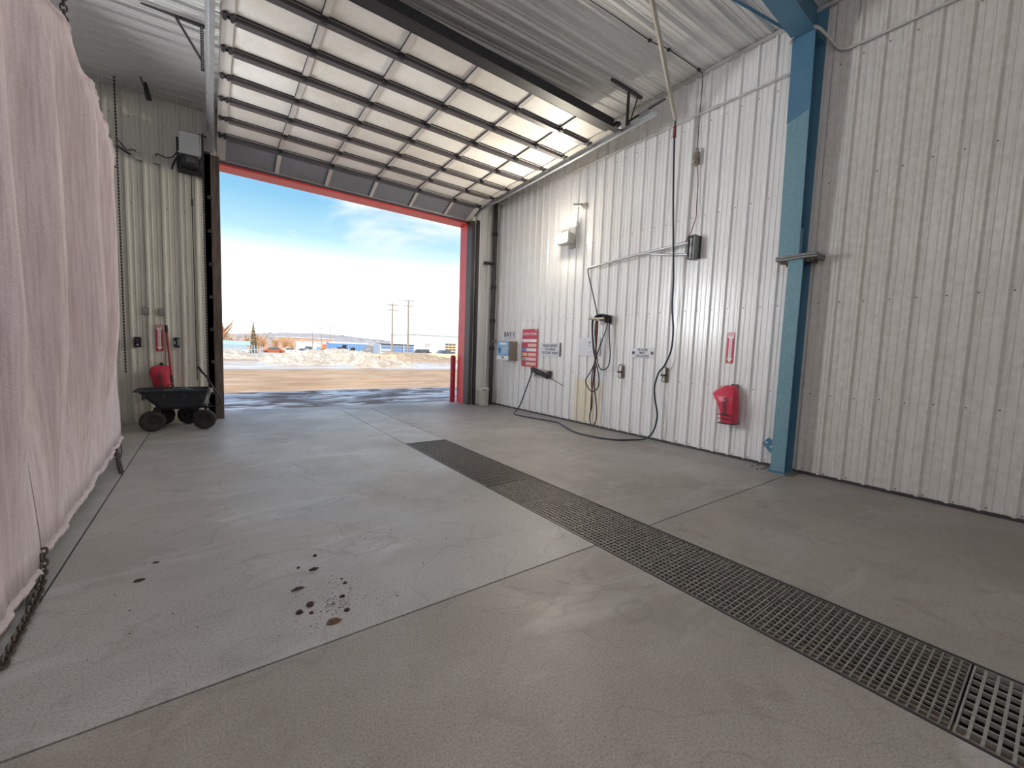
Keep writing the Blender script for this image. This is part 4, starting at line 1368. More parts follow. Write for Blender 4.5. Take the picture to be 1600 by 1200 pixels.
chain([(-0.875, 3.74, 0.13), (-0.85, 3.62, 0.06), (-0.83, 3.46, 0.018), (-0.812, 3.28, 0.014), (-0.795, 3.05, 0.014), (-0.785, 2.84, 0.014), (-0.775, 2.70, 0.014)],
      'long rusty chain trailing on the floor from the split between the pink curtains')
chain([(-0.98, 6.85, 0.16), (-0.93, 6.72, 0.10), (-0.89, 6.52, 0.035), (-0.84, 6.25, 0.015), (-0.80, 6.02, 0.015)],
      'short chain hanging from the far curtain hem to the floor joint')
chain([(-0.93, 5.23, 4.04), (-0.93, 5.22, 4.5), (-0.93, 5.2, 5.0), (-0.93, 5.2, 5.67)], 'dark chain hanging the pink curtain from the ceiling')
chain([(-0.93, 1.6, 4.04), (-0.93, 1.6, 5.0), (-0.93, 1.6, 5.67)], 'dark chain hanging the curtain of the drooping hem from the ceiling')
b = MB().tube(spline([(-1.0, 7.42, 0.15), (-0.97, 7.36, 0.03), (-0.93, 7.0, 0.012), (-0.92, 6.75, 0.012)], 5), 0.006, 6)
tag(b.build('tie_cord', M_DARK), 'thin dark cord hanging from the corner of the far curtain hem', 'cord')
b = MB().tube(spline([(-0.855, 3.38, 0.022), (-0.83, 3.25, 0.010), (-0.79, 3.10, 0.009)], 5), 0.006, 6)
tag(b.build('steel_pin', M_RUSTCH), 'thin rusty pin lying beside the long chain', 'pin')

# ================================================================== BACK WALL FITTINGS
YW = 9.594
sg = tag(empty('extinguisher_sign', (-0.72, YW, 1.28)), 'red fire extinguisher arrow sign on the cream wall above the cart', 'sign')
letter_sign(sg, -0.717, YW, 1.505, '-y', 0.105, 0.455)
r = tag(empty('fire_extinguisher', (-0.71, 9.5, 0.57)), 'fire extinguisher under a red vinyl cover on the cream wall behind the cart', 'fire extinguisher')
wb_ = (0, 9.59)
ext_cover(r, [(0.57, -0.695, 0.110, 0.19, wb_), (0.64, -0.695, 0.112, 0.20, wb_), (0.74, -0.70, 0.122, 0.21, wb_), (0.83, -0.71, 0.136, 0.21, wb_), (0.90, -0.715, 0.150, 0.20, wb_), (0.955, -0.71, 0.150, 0.18, wb_), (0.995, -0.70, 0.13, 0.14, wb_), (1.02, -0.68, 0.09, 0.10, wb_)], '-y', None, None)
text('Vipond', 0.085, (-0.70, 9.362, 0.79), '-y', M_INK, r, rotz=-PI/2+0.2, depth=0.006)
text('EXTINGUISHER', 0.03, (-0.70, 9.374, 0.655), '-y', M_INK, r, depth=0.004)
text('EXTINCTEUR', 0.03, (-0.70, 9.382, 0.605), '-y', M_INK, r, depth=0.004)
MB().box(-0.72, -0.68, 9.54, 9.598, 1.0, 1.07).build('wall_bracket', M_BLACK, r)
for (xc, zc_, lab) in ((-0.888, 1.96, 'faded grey switch plate on the cream wall over the black push-button box'), (-0.677, 1.967, 'faded grey switch plate on the cream wall over the red arrow sign')):
    r = tag(empty('switch_plate', (xc, YW, zc_-0.06)), lab, 'switch', 'faded switch plates')
    MB().bevbox(xc-0.045, xc+0.045, YW-0.02, YW, zc_-0.06, zc_+0.06, 0.004).build('plate', mat('faded_plate', (0.20, 0.20, 0.19), 0.7, noise=(40, 0.6, (0.35, 0.34, 0.31))), r)
    for k in range(3):
        MB().box(xc-0.03, xc+0.03, YW-0.024, YW-0.02, zc_-0.04+0.032*k, zc_-0.024+0.032*k).build('button', M_TRIM, r)
r = tag(empty('push_button_box', (-1.0, YW, 1.33)), 'black push-button control box beside the red arrow sign', 'control box')
MB().bevbox(-1.045, -0.955, YW-0.07, YW, 1.335, 1.51, 0.006).build('housing', M_BLACK, r)
for k in range(3):
    MB().lathe([(0.013, 0), (0.013, -0.008)], (-1.0, YW-0.07, 1.375+0.045*k), 'y', 10).build('button', (M_SIGN, M_DARK, M_SIGNRED)[k], r)
r = tag(empty('isolator_box', (-0.48, YW, 1.34)), 'black isolator box with a white stripe right of the shovel handle', 'control box')
MB().bevbox(-0.522, -0.438, YW-0.07, YW, 1.345, 1.525, 0.006).build('housing', M_BLACK, r)
MB().box(-0.462, -0.448, YW-0.074, YW-0.069, 1.38, 1.50).build('white_stripe', M_SIGN, r)
MB().box(-0.512, -0.495, YW-0.085, YW-0.069, 1.41, 1.46).build('lever', M_SIGN, r)
# door operator up high
r = tag(empty('door_operator', (-0.2, 9.45, 4.42)), 'grey door operator motor in a black frame high beside the track', 'door operator')
MB().bevbox(-0.36, -0.07, 9.24, 9.44, 4.66, 5.02, 0.012).build('housing', M_OPGREY, r)
MB().box(-0.375, -0.055, 9.235, 9.25, 4.645, 4.665).box(-0.072, -0.055, 9.235, 9.25, 4.645, 5.03).build('cover_lip', M_GALV, r)
MB().bevbox(-0.34, -0.10, 9.22, 9.46, 4.47, 4.645, 0.01).build('gear_case', M_BLACK, r)
MB().bevbox(-0.28, -0.14, 9.19, 9.23, 4.50, 4.61, 0.006).build('nameplate', M_DARK, r)
MB().box(-0.40, -0.02, 9.40, 9.59, 4.42, 4.46).box(-0.40, -0.37, 9.40, 9.59, 4.44, 4.95).box(-0.06, -0.02, 9.38, 9.59, 4.38, 5.10).build('frame', M_BLACK, r)
MB().lathe([(0.05, -0.012), (0.07, -0.012), (0.07, 0.012), (0.05, 0.012)], (-0.03, 9.40, 5.02), 'x', 16).build('chain_wheel', M_DARK, r)
MB().tube([(-0.10, 9.38, 5.08), (0.02, 9.38, 5.06)], 0.015, 8).build('shaft', M_BLACK, r)
for (xc, zc_, lab, pts) in ((-0.90, 4.52, 'grey square switch box high on the cream wall next to the curtain corner', [(-1.16, 9.57, 4.73), (-1.05, 9.57, 4.60), (-0.96, 9.57, 4.62), (-0.91, 9.57, 4.55)]),
                            (-0.678, 4.53, 'grey square switch box high on the cream wall wired to the operator', [(-0.37, 9.50, 4.80), (-0.45, 9.56, 4.66), (-0.55, 9.57, 4.62), (-0.67, 9.57, 4.64), (-0.678, 9.57, 4.57)])):
    r = tag(empty('switch_box', (xc, YW, zc_-0.05)), lab, 'switch box', 'grey switch boxes by the operator')
    MB().bevbox(xc-0.042, xc+0.042, YW-0.06, YW, zc_-0.055, zc_+0.055, 0.004).build('box', M_PLATE, r)
    MB().bevbox(xc-0.046, xc+0.046, YW-0.066, YW-0.06, zc_-0.059, zc_+0.059, 0.002).build('cover', M_TRIM, r)
    MB().tube(spline(pts, 6), 0.008, 6).build('flex', M_BLACK, r)
b = MB().tube(spline([(-0.37, 9.5, 4.72), (-0.42, 9.56, 4.62), (-0.46, 9.575, 4.52), (-0.475, 9.58, 4.45)], 5), 0.014, 6)
tag(b.build('cable_stub', M_BLACK), 'short thick black cable drooping from the operator', 'cable')
b = MB().tube([(-1.17, 9.56, 4.62), (-1.06, 9.56, 4.56), (-1.0, 9.575, 4.53)], 0.014, 6)
tag(b.build('cable_stub', M_BLACK), 'short thick black cable beside the curtain corner', 'cable')
b = MB().tube(spline([(-1.22, 9.575, 4.42), (-1.225, 9.575, 4.33), (-1.19, 9.575, 4.27)], 5), 0.012, 6)
tag(b.build('cable_stub', M_BLACK), 'short black cable hook below the curtain corner', 'cable')
# hoist chains (small links: one mesh each)
def hand_chain(x, y, z0, z1, label, d=0.012):
    b_ = MB()
    n = int((z1-z0)/0.026)
    for k in range(n):
        z = z0+k*0.026
        if k % 2:
            b_.box(x-0.003, x+0.003, y-d*0.6, y+d*0.6, z-0.016, z+0.016)
        else:
            b_.box(x-d*0.6, x+d*0.6, y-0.003, y+0.003, z-0.016, z+0.016)
    return tag(b_.build('hoist_chain', M_DARK), label, 'chain')
hand_chain(-1.16, 9.50, 0.92, 5.68, 'thin hoist chain hanging beside the far end of the pink curtain', 0.02)
hand_chain(-0.045, 9.44, 0.75, 4.98, 'thin hoist chain hanging from the operator wheel', 0.016)
b = MB().tube([(-0.21, 9.56, 4.42), (-0.205, 9.57, 2.4), (-0.20, 9.575, 0.75)], 0.008, 6)
b.tube([(-0.207, 9.567, 4.0), (-0.207, 9.567, 3.88)], 0.016, 6)
tag(b.build('pull_cord', M_BLACK), 'thin black pull cord hanging under the operator', 'cord')

# ================================================================== GARDEN CART
cart = tag(empty('garden_cart', (-0.45, 8.92, 0)), 'black poly dump cart on four pneumatic wheels', 'cart')
def tubring(x0, x1, y0_, y1_, z, rr=0.07):
    pts = []
    for (cx, cy, a0) in ((x1-rr, y1_-rr, 0), (x0+rr, y1_-rr, PI/2), (x0+rr, y0_+rr, PI), (x1-rr, y0_+rr, 1.5*PI)):
        for k in range(5):
            a = a0+k*PI/8
            pts.append((cx+rr*math.cos(a), cy+rr*math.sin(a), z))
    return pts
outer = [tubring(-0.72, -0.12, 8.68, 9.14, 0.375), tubring(-0.73, -0.10, 8.67, 9.15, 0.40), tubring(-0.93, -0.03, 8.61, 9.21, 0.635), tubring(-0.985, 0.015, 8.575, 9.245, 0.645), tubring(-0.985, 0.015, 8.575, 9.245, 0.66)]
inner = [tubring(-0.93, -0.035, 8.615, 9.205, 0.665), tubring(-0.73, -0.12, 8.685, 9.135, 0.42), tubring(-0.50, -0.30, 8.83, 9.0, 0.415, 0.04)]
MB().loft(outer+inner).build('tub', M_TRAY, cart, smooth=False)
for k, xx in enumerate((-0.86, -0.62, -0.36, -0.13)):
    MB().bevbox(xx-0.02, xx+0.02, 8.585, 8.62, 0.52, 0.60, 0.004).build('tub_rib', M_TRAY, cart)
MB().box(-0.76, 0.0, 8.76, 8.79, 0.335, 0.375).box(-0.76, 0.0, 9.03, 9.06, 0.335, 0.375).box(-0.10, -0.06, 8.76, 9.06, 0.30, 0.375).build('chassis', M_BLACK, cart)
MB().tube([(-0.76, 8.68, 0.165), (-0.68, 9.26, 0.165)], 0.012, 8).build('axle', M_DARK, cart)
MB().tube([(-0.10, 8.60, 0.165), (-0.32, 9.22, 0.165)], 0.012, 8).build('axle', M_DARK, cart)
MB().box(-0.75, -0.69, 8.78, 9.05, 0.165, 0.34).build('axle_stand', M_BLACK, cart)
MB().box(-0.25, -0.17, 8.86, 8.96, 0.165, 0.34).build('steering_post', M_BLACK, cart)
def wheel(c, ang):
    w = MB().lathe([(0.085, -0.030), (0.105, -0.042), (0.140, -0.044), (0.160, -0.030), (0.166, 0.0), (0.160, 0.030), (0.140, 0.044), (0.105, 0.042), (0.085, 0.030)], c, 'y', 28)
    w.rot(c, 'Z', ang)
    wo_ = w.build('wheel', M_TYRE, cart, smooth=True)
    h = MB().lathe([(0.088, -0.02), (0.086, -0.028), (0.055, -0.012), (0.03, -0.012), (0.028, -0.045), (0.012, -0.05), (0.012, 0.05), (0.028, 0.045), (0.055, 0.012), (0.088, 0.02)], c, 'y', 20)
    h.rot(c, 'Z', ang)
    h.build('rim', M_RIM, wo_, smooth=True)
    tr = MB()
    for k in range(22):
        a = 2*PI*k/22
        for s_ in (-1, 1):
            p = Vector((c[0]+0.161*math.sin(a), c[1]+s_*0.018, c[2]+0.161*math.cos(a)))
            q = MB().box(-0.008, 0.008, -0.014, 0.014, -0.006, 0.0045)
            R_ = Matrix.Rotation(a, 3, 'Y')
            tr.add([p+R_ @ v for v in q.v], q.f)
    tr.rot(c, 'Z', ang)
    tr.build('tread', M_TYRE, wo_)
wheel((-0.765, 8.66, 0.167), 0.13)
wheel((-0.675, 9.28, 0.167), 0.13)
wheel((-0.095, 8.585, 0.167), -0.33)
wheel((-0.325, 9.235, 0.167), -0.33)
# pull handle with a D grip
hd = [(0.07, 8.70, 0.38), (0.115, 8.68, 0.40), (0.128, 8.66, 0.47), (0.10, 8.66, 0.56), (-0.02, 8.66, 0.80)]
MB().tube(hd, 0.012, 8).tube([(-0.10, 8.75, 0.36), (0.07, 8.70, 0.37)], 0.012, 8).build('pull_handle', M_BLACK, cart, smooth=True)
MB().tube(spline([(-0.02, 8.66, 0.80), (-0.045, 8.64, 0.87), (-0.10, 8.64, 0.95), (-0.145, 8.65, 1.03), (-0.165, 8.67, 1.045), (-0.155, 8.69, 1.01), (-0.10, 8.69, 0.93), (-0.04, 8.68, 0.85), (-0.02, 8.66, 0.80)], 5), 0.011, 8).build('grip_loop', M_BLACK, cart, smooth=True)
MB().tube([(-0.115, 8.635, 0.945), (-0.075, 8.70, 0.915)], 0.011, 8).build('grip_bar', M_BLACK, cart)
MB().tube([(0.0, 8.60, 0.64), (-0.04, 8.62, 0.50), (-0.06, 8.66, 0.38)], 0.010, 6).build('latch_rod', M_GALV, cart)
MB().bevbox(-0.02, 0.03, 8.57, 8.62, 0.62, 0.69, 0.006).build('latch', M_GALV, cart)

shv = tag(empty('shovel', (-0.53, 8.95, 0.45)), 'shovel with a red shaft and black end leaning in the cart', 'shovel')
sa, sb = Vector((-0.515, 8.93, 0.66)), Vector((-0.585, 9.02, 1.72))
MB().tube([sa, sa+(sb-sa)*0.9], 0.018, 10).build('shaft', M_SHAFTRED, shv, smooth=True)
MB().tube([sa+(sb-sa)*0.89, sb], 0.022, 10).build('end_grip', M_BLACK, shv, smooth=True)
MB().tube([sa+(sa-sb)*0.16, sa+(sb-sa)*0.22], 0.022, 10).build('socket', M_DARK, shv)
b = MB().tube([(-0.62, 8.90, 0.70), (-0.53, 8.92, 0.745), (-0.51, 8.93, 0.76)], 0.016, 8)
b.build('step_bar', M_SHAFTRED, shv)
bl = MB()
rows = []
for j in range(6):
    z = 0.625-0.19*j/5
    hw = 0.10*(1.0 if j < 4 else (0.85 if j == 4 else 0.5))
    rows.append([(-0.50+hw*u, 8.90-0.10*j/5+0.025*u*u, z) for u in (-1, -.5, 0, .5, 1)])
bl.grid(rows)
o = bl.build('blade', M_DARK, shv)
o.modifiers.new('thickness', 'SOLIDIFY').thickness = 0.004
b = MB().tube(spline([(-0.62, 8.72, 0.645), (-0.5, 8.70, 0.665), (-0.40, 8.68, 0.675), (-0.32, 8.72, 0.67), (-0.22, 8.80, 0.62)], 6), 0.022, 8)
b.tube(spline([(-0.45, 8.75, 0.65), (-0.36, 8.70, 0.69), (-0.33, 8.66, 0.70)], 5), 0.017, 8)
tag(b.build('scrap_hose', M_HOSEPALE, smooth=True), 'piece of grey hose lying over the cart rim', 'hose')

# ================================================================== DIRT ON THE FLOOR
clods = [(0.53, 2.874, .030, .018, .014, 0), (0.572, 3.06, .014, .012, .014, 0), (0.405, 2.685, .034, .016, .013, 0), (0.375, 2.43, .018, .017, .02, 0), (0.435, 2.47, .022, .018, .026, 0), (0.43, 2.395, .012, .012, .012, 0),
         (0.515, 2.255, .036, .026, .014, 1), (0.60, 2.315, .016, .014, .012, 0), (0.61, 2.46, .016, .014, .012, 0), (0.66, 2.60, .013, .012, .010, 0), (0.45, 2.95, .010, .010, .008, 0), (0.655, 2.66, .008, .008, .007, 0),
         (-0.38, 3.30, .03, .015, .012, 0), (-0.32, 3.52, .02, .012, .008, 0)]
labs = ['flat oblong mud clod lying alone on the concrete', 'small upright mud crumb above the oblong clod', 'long thin mud clod with a straw', 'dark round mud clod left of the tall crumb', 'tall dark mud crumb in the dirt patch', 'tiny mud crumb touching the tall crumb',
        'rusty brown crushed mud patch near the cross joint', 'dark crumb beside the rusty brown patch', 'dark crumb among the scattered grit', 'small crumb at the top of the scattered grit', 'tiny crumb left of the oblong clod', 'tiny crumb at the tip of the scattered grit',
        'dark mud smear beside the long floor joint', 'small mud smear a step beyond the dark one']
for (c_, lb) in zip(clods, labs):
    x, y, rx, ry, rz, k = c_
    o = MB().loft(rough_blob((x, y, 0.0), rx, ry, rz, int(x*1000+y*77), 9, 4, 0.3)).build('mud_clod', M_CLODR if k else M_CLOD)
    tag(o, lb, 'mud', 'mud clods on the floor')
b = MB()
rnd = random.Random(11)
for k in range(150):
    a, d_ = rnd.uniform(0, 2*PI), abs(rnd.gauss(0, 0.14))
    x, y = 0.55+d_*math.cos(a)*0.9, 2.42+d_*math.sin(a)
    if y < JY+0.03:
        continue
    s_ = rnd.uniform(.0015, .0042)
    b.loft(rough_blob((x, y, 0.0), s_, s_, s_*0.8, k, 5, 2, 0.2))
for k in range(160):
    x, y = rnd.uniform(-0.6, 2.3), rnd.uniform(2.2, 8.5)
    s_ = rnd.uniform(.002, .005)
    b.loft(rough_blob((x, y, 0.0), s_*1.5, s_, s_*0.6, k+500, 5, 2, 0.2))
stuff(tag(b.build('grit', M_CLOD), 'dark grit and crumbs scattered over the concrete floor', 'grit'))

# ================================================================== FILL STRIP LIGHTS ADDED TO BRIGHTEN THE BAY (behind and above the camera)
def fill_strip_light(x, y, z, label, L=2.2, arm=None):
    r_ = tag(empty('fill_strip_light', (x, y, z)), label, 'lamp', 'fill tube lights added to the bays')
    MB().bevbox(x-0.05, x+0.05, y-L/2, y+L/2, z+0.05, z+0.10, 0.008).build('light_body', M_WHITE, r_)
    MB().tube([(x, y-L/2+0.02, z), (x, y+L/2-0.02, z)], 0.055, 12).build('diffuser', M_FILLTUBE, r_, smooth=True)
    for s_ in (-L*0.35, L*0.35):
        if arm is None:
            MB().tube([(x, y+s_, z+0.09), (x, y+s_, ceil_z(x)-0.005)], 0.006, 6).build('drop_rod', M_DARK, r_)
        else:
            MB().tube([(x, y+s_, z+0.08), (arm, y+s_, z+0.08)], 0.012, 6).build('wall_arm', M_DARK, r_)
for (x, y, lab) in ((0.5, 1.1, 'added white fill tube hung out in the bay behind the dark blue rafter'), (-0.45, -0.85, 'added white fill tube hung beside the drooping curtain'), (-0.45, -3.45, 'added white fill tube hung beyond the end of the drooping curtain'),
                    (-4.6, -5, 'added white fill tube at the rear of the next bay')):
    fill_strip_light(x, y, 4.5 if x > 0 else 3.75, lab)
for (y, lab) in ((-4.4, 'added white fill tube on arms from the ribbed wall near the rear'),):
    fill_strip_light(5.85, y, 3.8, lab, arm=6.39)

# pair of fill floodlights added in the next bay, aimed across both bays
def fill_flood(x, y, z, lab):
    r_ = tag(empty('fill_floodlight', (x, y, z)), lab, 'lamp', 'fill floodlights added in the next bay')
    aim = (Vector((6.0, 2.5, 2.6))-Vector((x, y, z))).normalized()
    q = aim.to_track_quat('Z', 'Y').to_euler()
    place('housing', MB().bevbox(-0.42, 0.42, -0.30, 0.30, -0.14, 0.0, 0.02).mesh('housing', M_ALU), (x, y, z), r_, q)
    place('lens', MB().bevbox(-0.38, 0.38, -0.26, 0.26, -0.01, 0.012, 0.004).mesh('lens', M_FILLLENS), (x, y, z), r_, q)
    hood = MB().box(-0.42, -0.40, -0.30, 0.30, 0, 0.62).box(0.40, 0.42, -0.30, 0.30, 0, 0.62).box(-0.42, 0.42, -0.30, -0.28, 0, 0.85).box(-0.42, 0.42, 0.28, 0.30, 0, 0.34)  # shaped to keep the fill beam off back wall, ceiling and hem
    place('fill_hood', hood.mesh('fill_hood', M_BLACK), (x, y, z), r_, q)
    MB().tube([(x, y, z+0.1), (x, y, ceil_z(x)-0.005)], 0.02, 8).build('drop_pipe', M_DARK, r_)
fill_flood(-2.35, 8.62, 2.75, 'added hooded fill floodlight in the next bay hung lower, by the curtain end')
fill_flood(-2.6, 8.75, 3.75, 'added hooded fill floodlight in the next bay hung above the other one')

# ================================================================== OUTSIDE
def sm(a, b_, t):
    t = max(0.0, min(1.0, (t-a)/(b_-a)))
    return t*t*(3-2*t)
def vnoise(x, y, seed=0):
    def h(i, j):
        n = (i*374761393 + j*668265263 + seed*1442695) & 0xffffffff
        n = ((n ^ (n >> 13))*1274126177) & 0xffffffff
        return ((n ^ (n >> 16)) & 0xffff)/65535.0
    i, j = math.floor(x), math.floor(y)
    fx, fy = x-i, y-j
    fx, fy = fx*fx*(3-2*fx), fy*fy*(3-2*fy)
    return (h(i, j)*(1-fx)+h(i+1, j)*fx)*(1-fy) + (h(i, j+1)*(1-fx)+h(i+1, j+1)*fx)*fy
def fbm(x, y, seed=0, o=4):
    s_, a, f = 0.0, 0.5, 1.0
    for k in range(o):
        s_ += a*vnoise(x*f, y*f, seed+k)
        a *= 0.5
        f *= 2.1
    return s_
def terrain(x, y):
    z = -0.06 - 0.0105*max(0, y-42) if y < 200 else -1.72-(y-200)*0.012
    return z
def ground_material():
    m = bpy.data.materials.new('yard_mud_and_ice')
    m.use_nodes = True
    t = m.node_tree
    b_ = t.nodes['Principled BSDF']
    geo = t.nodes.new('ShaderNodeNewGeometry')
    sp = t.nodes.new('ShaderNodeSeparateXYZ')
    t.links.new(geo.outputs['Position'], sp.inputs[0])
    def noise(scale3, det=5, dist=0.0):
        q = t.nodes.new('ShaderNodeMapping')
        q.inputs['Scale'].default_value = scale3
        t.links.new(geo.outputs['Position'], q.inputs[0])
        n = t.nodes.new('ShaderNodeTexNoise')
        n.inputs['Scale'].default_value = 1.0
        n.inputs['Detail'].default_value = det
        n.inputs['Distortion'].default_value = dist
        t.links.new(q.outputs[0], n.inputs['Vector'])
        return n.outputs[0]
    def rmp(s_, stops):
        q = ramp(t, stops)
        t.links.new(s_, q.inputs[0])
        return q.outputs[0]
    def mix(f, a, c):
        x = N(t, 'ShaderNodeMix', data_type='RGBA')
        t.links.new(f, x.inputs[0])
        if isinstance(a, tuple): x.inputs[6].default_value = (*a, 1)
        else: t.links.new(a, x.inputs[6])
        if isinstance(c, tuple): x.inputs[7].default_value = (*c, 1)
        else: t.links.new(c, x.inputs[7])
        return x.outputs[2]
    def band(lo0, lo1, hi0, hi1):
        a = N(t, 'ShaderNodeMapRange'); a.inputs['From Min'].default_value = lo0; a.inputs['From Max'].default_value = lo1
        c = N(t, 'ShaderNodeMapRange'); c.inputs['From Min'].default_value = hi1; c.inputs['From Max'].default_value = hi0
        t.links.new(sp.outputs['Y'], a.inputs['Value']); t.links.new(sp.outputs['Y'], c.inputs['Value'])
        q = N(t, 'ShaderNodeMath', operation='MULTIPLY')
        t.links.new(a.outputs[0], q.inputs[0]); t.links.new(c.outputs[0], q.inputs[1])
        return q.outputs[0]
    def mul(a, c):
        q = N(t, 'ShaderNodeMath', operation='MULTIPLY')
        t.links.new(a, q.inputs[0])
        if isinstance(c, float): q.inputs[1].default_value = c
        else: t.links.new(c, q.inputs[1])
        return q.outputs[0]
    c = mix(rmp(noise((0.25, 0.8, 1), 5, 0.5), [(0.35, (0, 0, 0)), (0.68, (1, 1, 1))]), (0.50, 0.325, 0.185), (0.30, 0.185, 0.105))
    c = mix(rmp(noise((0.5, 2.2, 1), 5, 0.6), [(0.52, (0, 0, 0)), (0.66, (0.7, 0.7, 0.7))]), c, (0.58, 0.47, 0.35))
    # meltwater and rotten ice: one shaded belt by the door, one before the snow banks
    ice1 = mul(band(9.5, 10.5, 14.6, 15.6), rmp(noise((0.8, 3.4, 1), 6, 1.0), [(0.48, (0, 0, 0)), (0.56, (1, 1, 1))]))
    c = mix(mul(band(9.5, 10.5, 14.4, 15.4), 0.75), c, (0.13, 0.11, 0.10))  # wet mud, with the building's shade also painted into the colour
    c = mix(mul(ice1, 0.85), c, (0.70, 0.73, 0.77))
    ice2 = mul(band(27.0, 29.0, 38.0, 41.0), rmp(noise((0.22, 0.8, 1), 5, 0.8), [(0.40, (0, 0, 0)), (0.56, (1, 1, 1))]))
    c = mix(mul(ice2, 0.9), c, (0.60, 0.64, 0.72))
    c = mix(mul(band(46, 60, 5000, 6000), rmp(noise((0.05, 0.12, 1), 5, 0.3), [(0.36, (0, 0, 0)), (0.52, (1, 1, 1))])), c, (0.62, 0.59, 0.54))
    t.links.new(c, b_.inputs['Base Color'])
    rg = mix(ice1, (0.85, 0.85, 0.85), (0.32, 0.32, 0.32))
    rg = mix(ice2, rg, (0.3, 0.3, 0.3))
    t.links.new(rg, b_.inputs['Roughness'])
    bp_ = t.nodes.new('ShaderNodeBump')
    bp_.inputs['Strength'].default_value = 0.5
    bp_.inputs['Distance'].default_value = 0.05
    t.links.new(noise((1.2, 5.0, 1), 6, 0.5), bp_.inputs['Height'])
    t.links.new(bp_.outputs[0], b_.inputs['Normal'])
    return m
M_YARD = ground_material()
rows = []
ys = [10.55+0.45*k for k in range(90)] + [51.05+1.5*k for k in range(1, 60)] + [150, 180, 220, 300, 450, 700, 1100]
for y in ys:
    sp_ = 26 + y*1.1
    rows.append([(x, y, terrain(x, y) + (0.10*(fbm(x*0.8, y*1.1, 4)-0.5) if 10.8 < y < 60 else 0) - (0.0 if y > 10.6 else 0.02)) for x in [-sp_ + 2*sp_*k/130 for k in range(131)]])
b = MB()
b.grid(rows)
b.add([(-60, -60, -0.35), (60, -60, -0.35), (60, 10.55, -0.35), (-60, 10.55, -0.35)], [(0, 1, 2, 3)])
yard = struct(b.build('ground', M_YARD, smooth=True), 'muddy yard with meltwater and ice outside the doorway', 'ground')
yard.location = yard.location

M_SNOW = mat('dirty_snow', (0.66, 0.60, 0.50), 0.8, noise=[(0.7, 0.85, (0.40, 0.29, 0.19)), (2.2, 0.6, (0.78, 0.74, 0.66)), (5, 0.7, (0.30, 0.21, 0.14))], bump=(3, 0.6, 0.15))
M_SNOW2 = mat('brown_dirt_bank', (0.46, 0.33, 0.22), 0.9, noise=[(0.6, 0.7, (0.32, 0.22, 0.15)), (2.5, 0.6, (0.62, 0.50, 0.36)), (7, 0.5, (0.22, 0.15, 0.10))], bump=(3, 0.6, 0.15))
M_TANBANK = mat('tan_grass_bank', (0.66, 0.54, 0.33), 0.9, noise=[(1.5, 0.5, (0.5, 0.40, 0.24)), (5, 0.4, (0.75, 0.66, 0.46))])
def mound(name, cx, cy, rx, ry, prof, h, m, label, seed, rough=0.5, n=70, group=None, cat='snow'):
    """prof(u) = crest height factor for u in -1..1 along x"""
    rows_ = []
    for j in range(n//2+1):
        v = -1+2*j/(n//2)
        rw = []
        for i in range(n+1):
            u = -1+2*i/n
            x, y = cx+rx*u, cy+ry*v
            k = max(0.0, 1-v*v)**0.8*sm(0, 0.16, 1-abs(u))*prof(u)
            bumpy = (fbm(x*0.9, y*0.9, seed)-0.45)*rough*1.4 + (fbm(x*2.6, y*2.6, seed+9)-0.45)*rough*0.7
            edge = sm(0, 0.2, 1-abs(v))*sm(0, 0.12, 1-abs(u))
            rw.append((x, y, terrain(x, y)-0.03 + h*k + bumpy*edge*min(1.0, h*k*2+0.15)))
        rows_.append(rw)
    b_ = MB()
    b_.grid(rows_)
    return tag(b_.build(name, m, smooth=True), label, cat, group)
def lerpf(pts):
    def f(u):
        for (a, va), (b_, vb) in zip(pts, pts[1:]):
            if a <= u <= b_:
                return va+(vb-va)*(u-a)/(b_-a)
        return pts[0][1] if u < pts[0][0] else pts[-1][1]
    return f
mound('snow_pile', 8.6, 37.5, 5.6, 4.5, lerpf([(-1, 0.25), (-0.6, 0.55), (-0.3, 0.9), (0.0, 1.0), (0.3, 0.95), (0.55, 0.7), (0.8, 0.5), (1, 0.15)]), 1.05, M_SNOW, 'big lumpy pile of dirty snow in the yard in front of the blue trailer', 21, 0.7, 90)
mound('snow_pile', 10.8, 32.0, 2.6, 2.0, lerpf([(-1, 0.3), (-0.3, 1.0), (0.3, 0.8), (1, 0.2)]), 0.62, M_SNOW, 'small snow pile spilling forward from the big lumpy pile', 33, 0.5, 60)
mound('snow_bank', 0.3, 47.0, 6.0, 4.0, lerpf([(-1, 0.8), (0.0, 1.0), (0.35, 0.75), (0.6, 0.35), (1, 0.25)]), 0.95, M_SNOW, 'long snow bank in front of the picket fence', 41, 0.45, 80)
mound('snow_bank', 6.3, 52.0, 4.2, 3.5, lerpf([(-1, 0.2), (-0.2, 0.5), (0.3, 0.8), (1, 0.6)]), 0.62, M_SNOW, 'low snow bank between the fence and the big lumpy pile', 47, 0.4, 60)
mound('dirt_mound', 18.6, 44.0, 6.0, 4.0, lerpf([(-1, 0.45), (-0.55, 0.85), (-0.2, 1.0), (0.2, 0.85), (0.6, 0.45), (1, 0.1)]), 0.95, M_SNOW2, 'brown dirt mound in front of the grey containers', 55, 0.45, 80, cat='dirt')
mound('grass_bank', 31.0, 62.0, 12.0, 5.0, lerpf([(-1, 0.6), (-0.4, 0.9), (1, 1.0)]), 1.0, M_TANBANK, 'tan grassy bank in front of the big white building', 61, 0.2, 70, cat='bank')
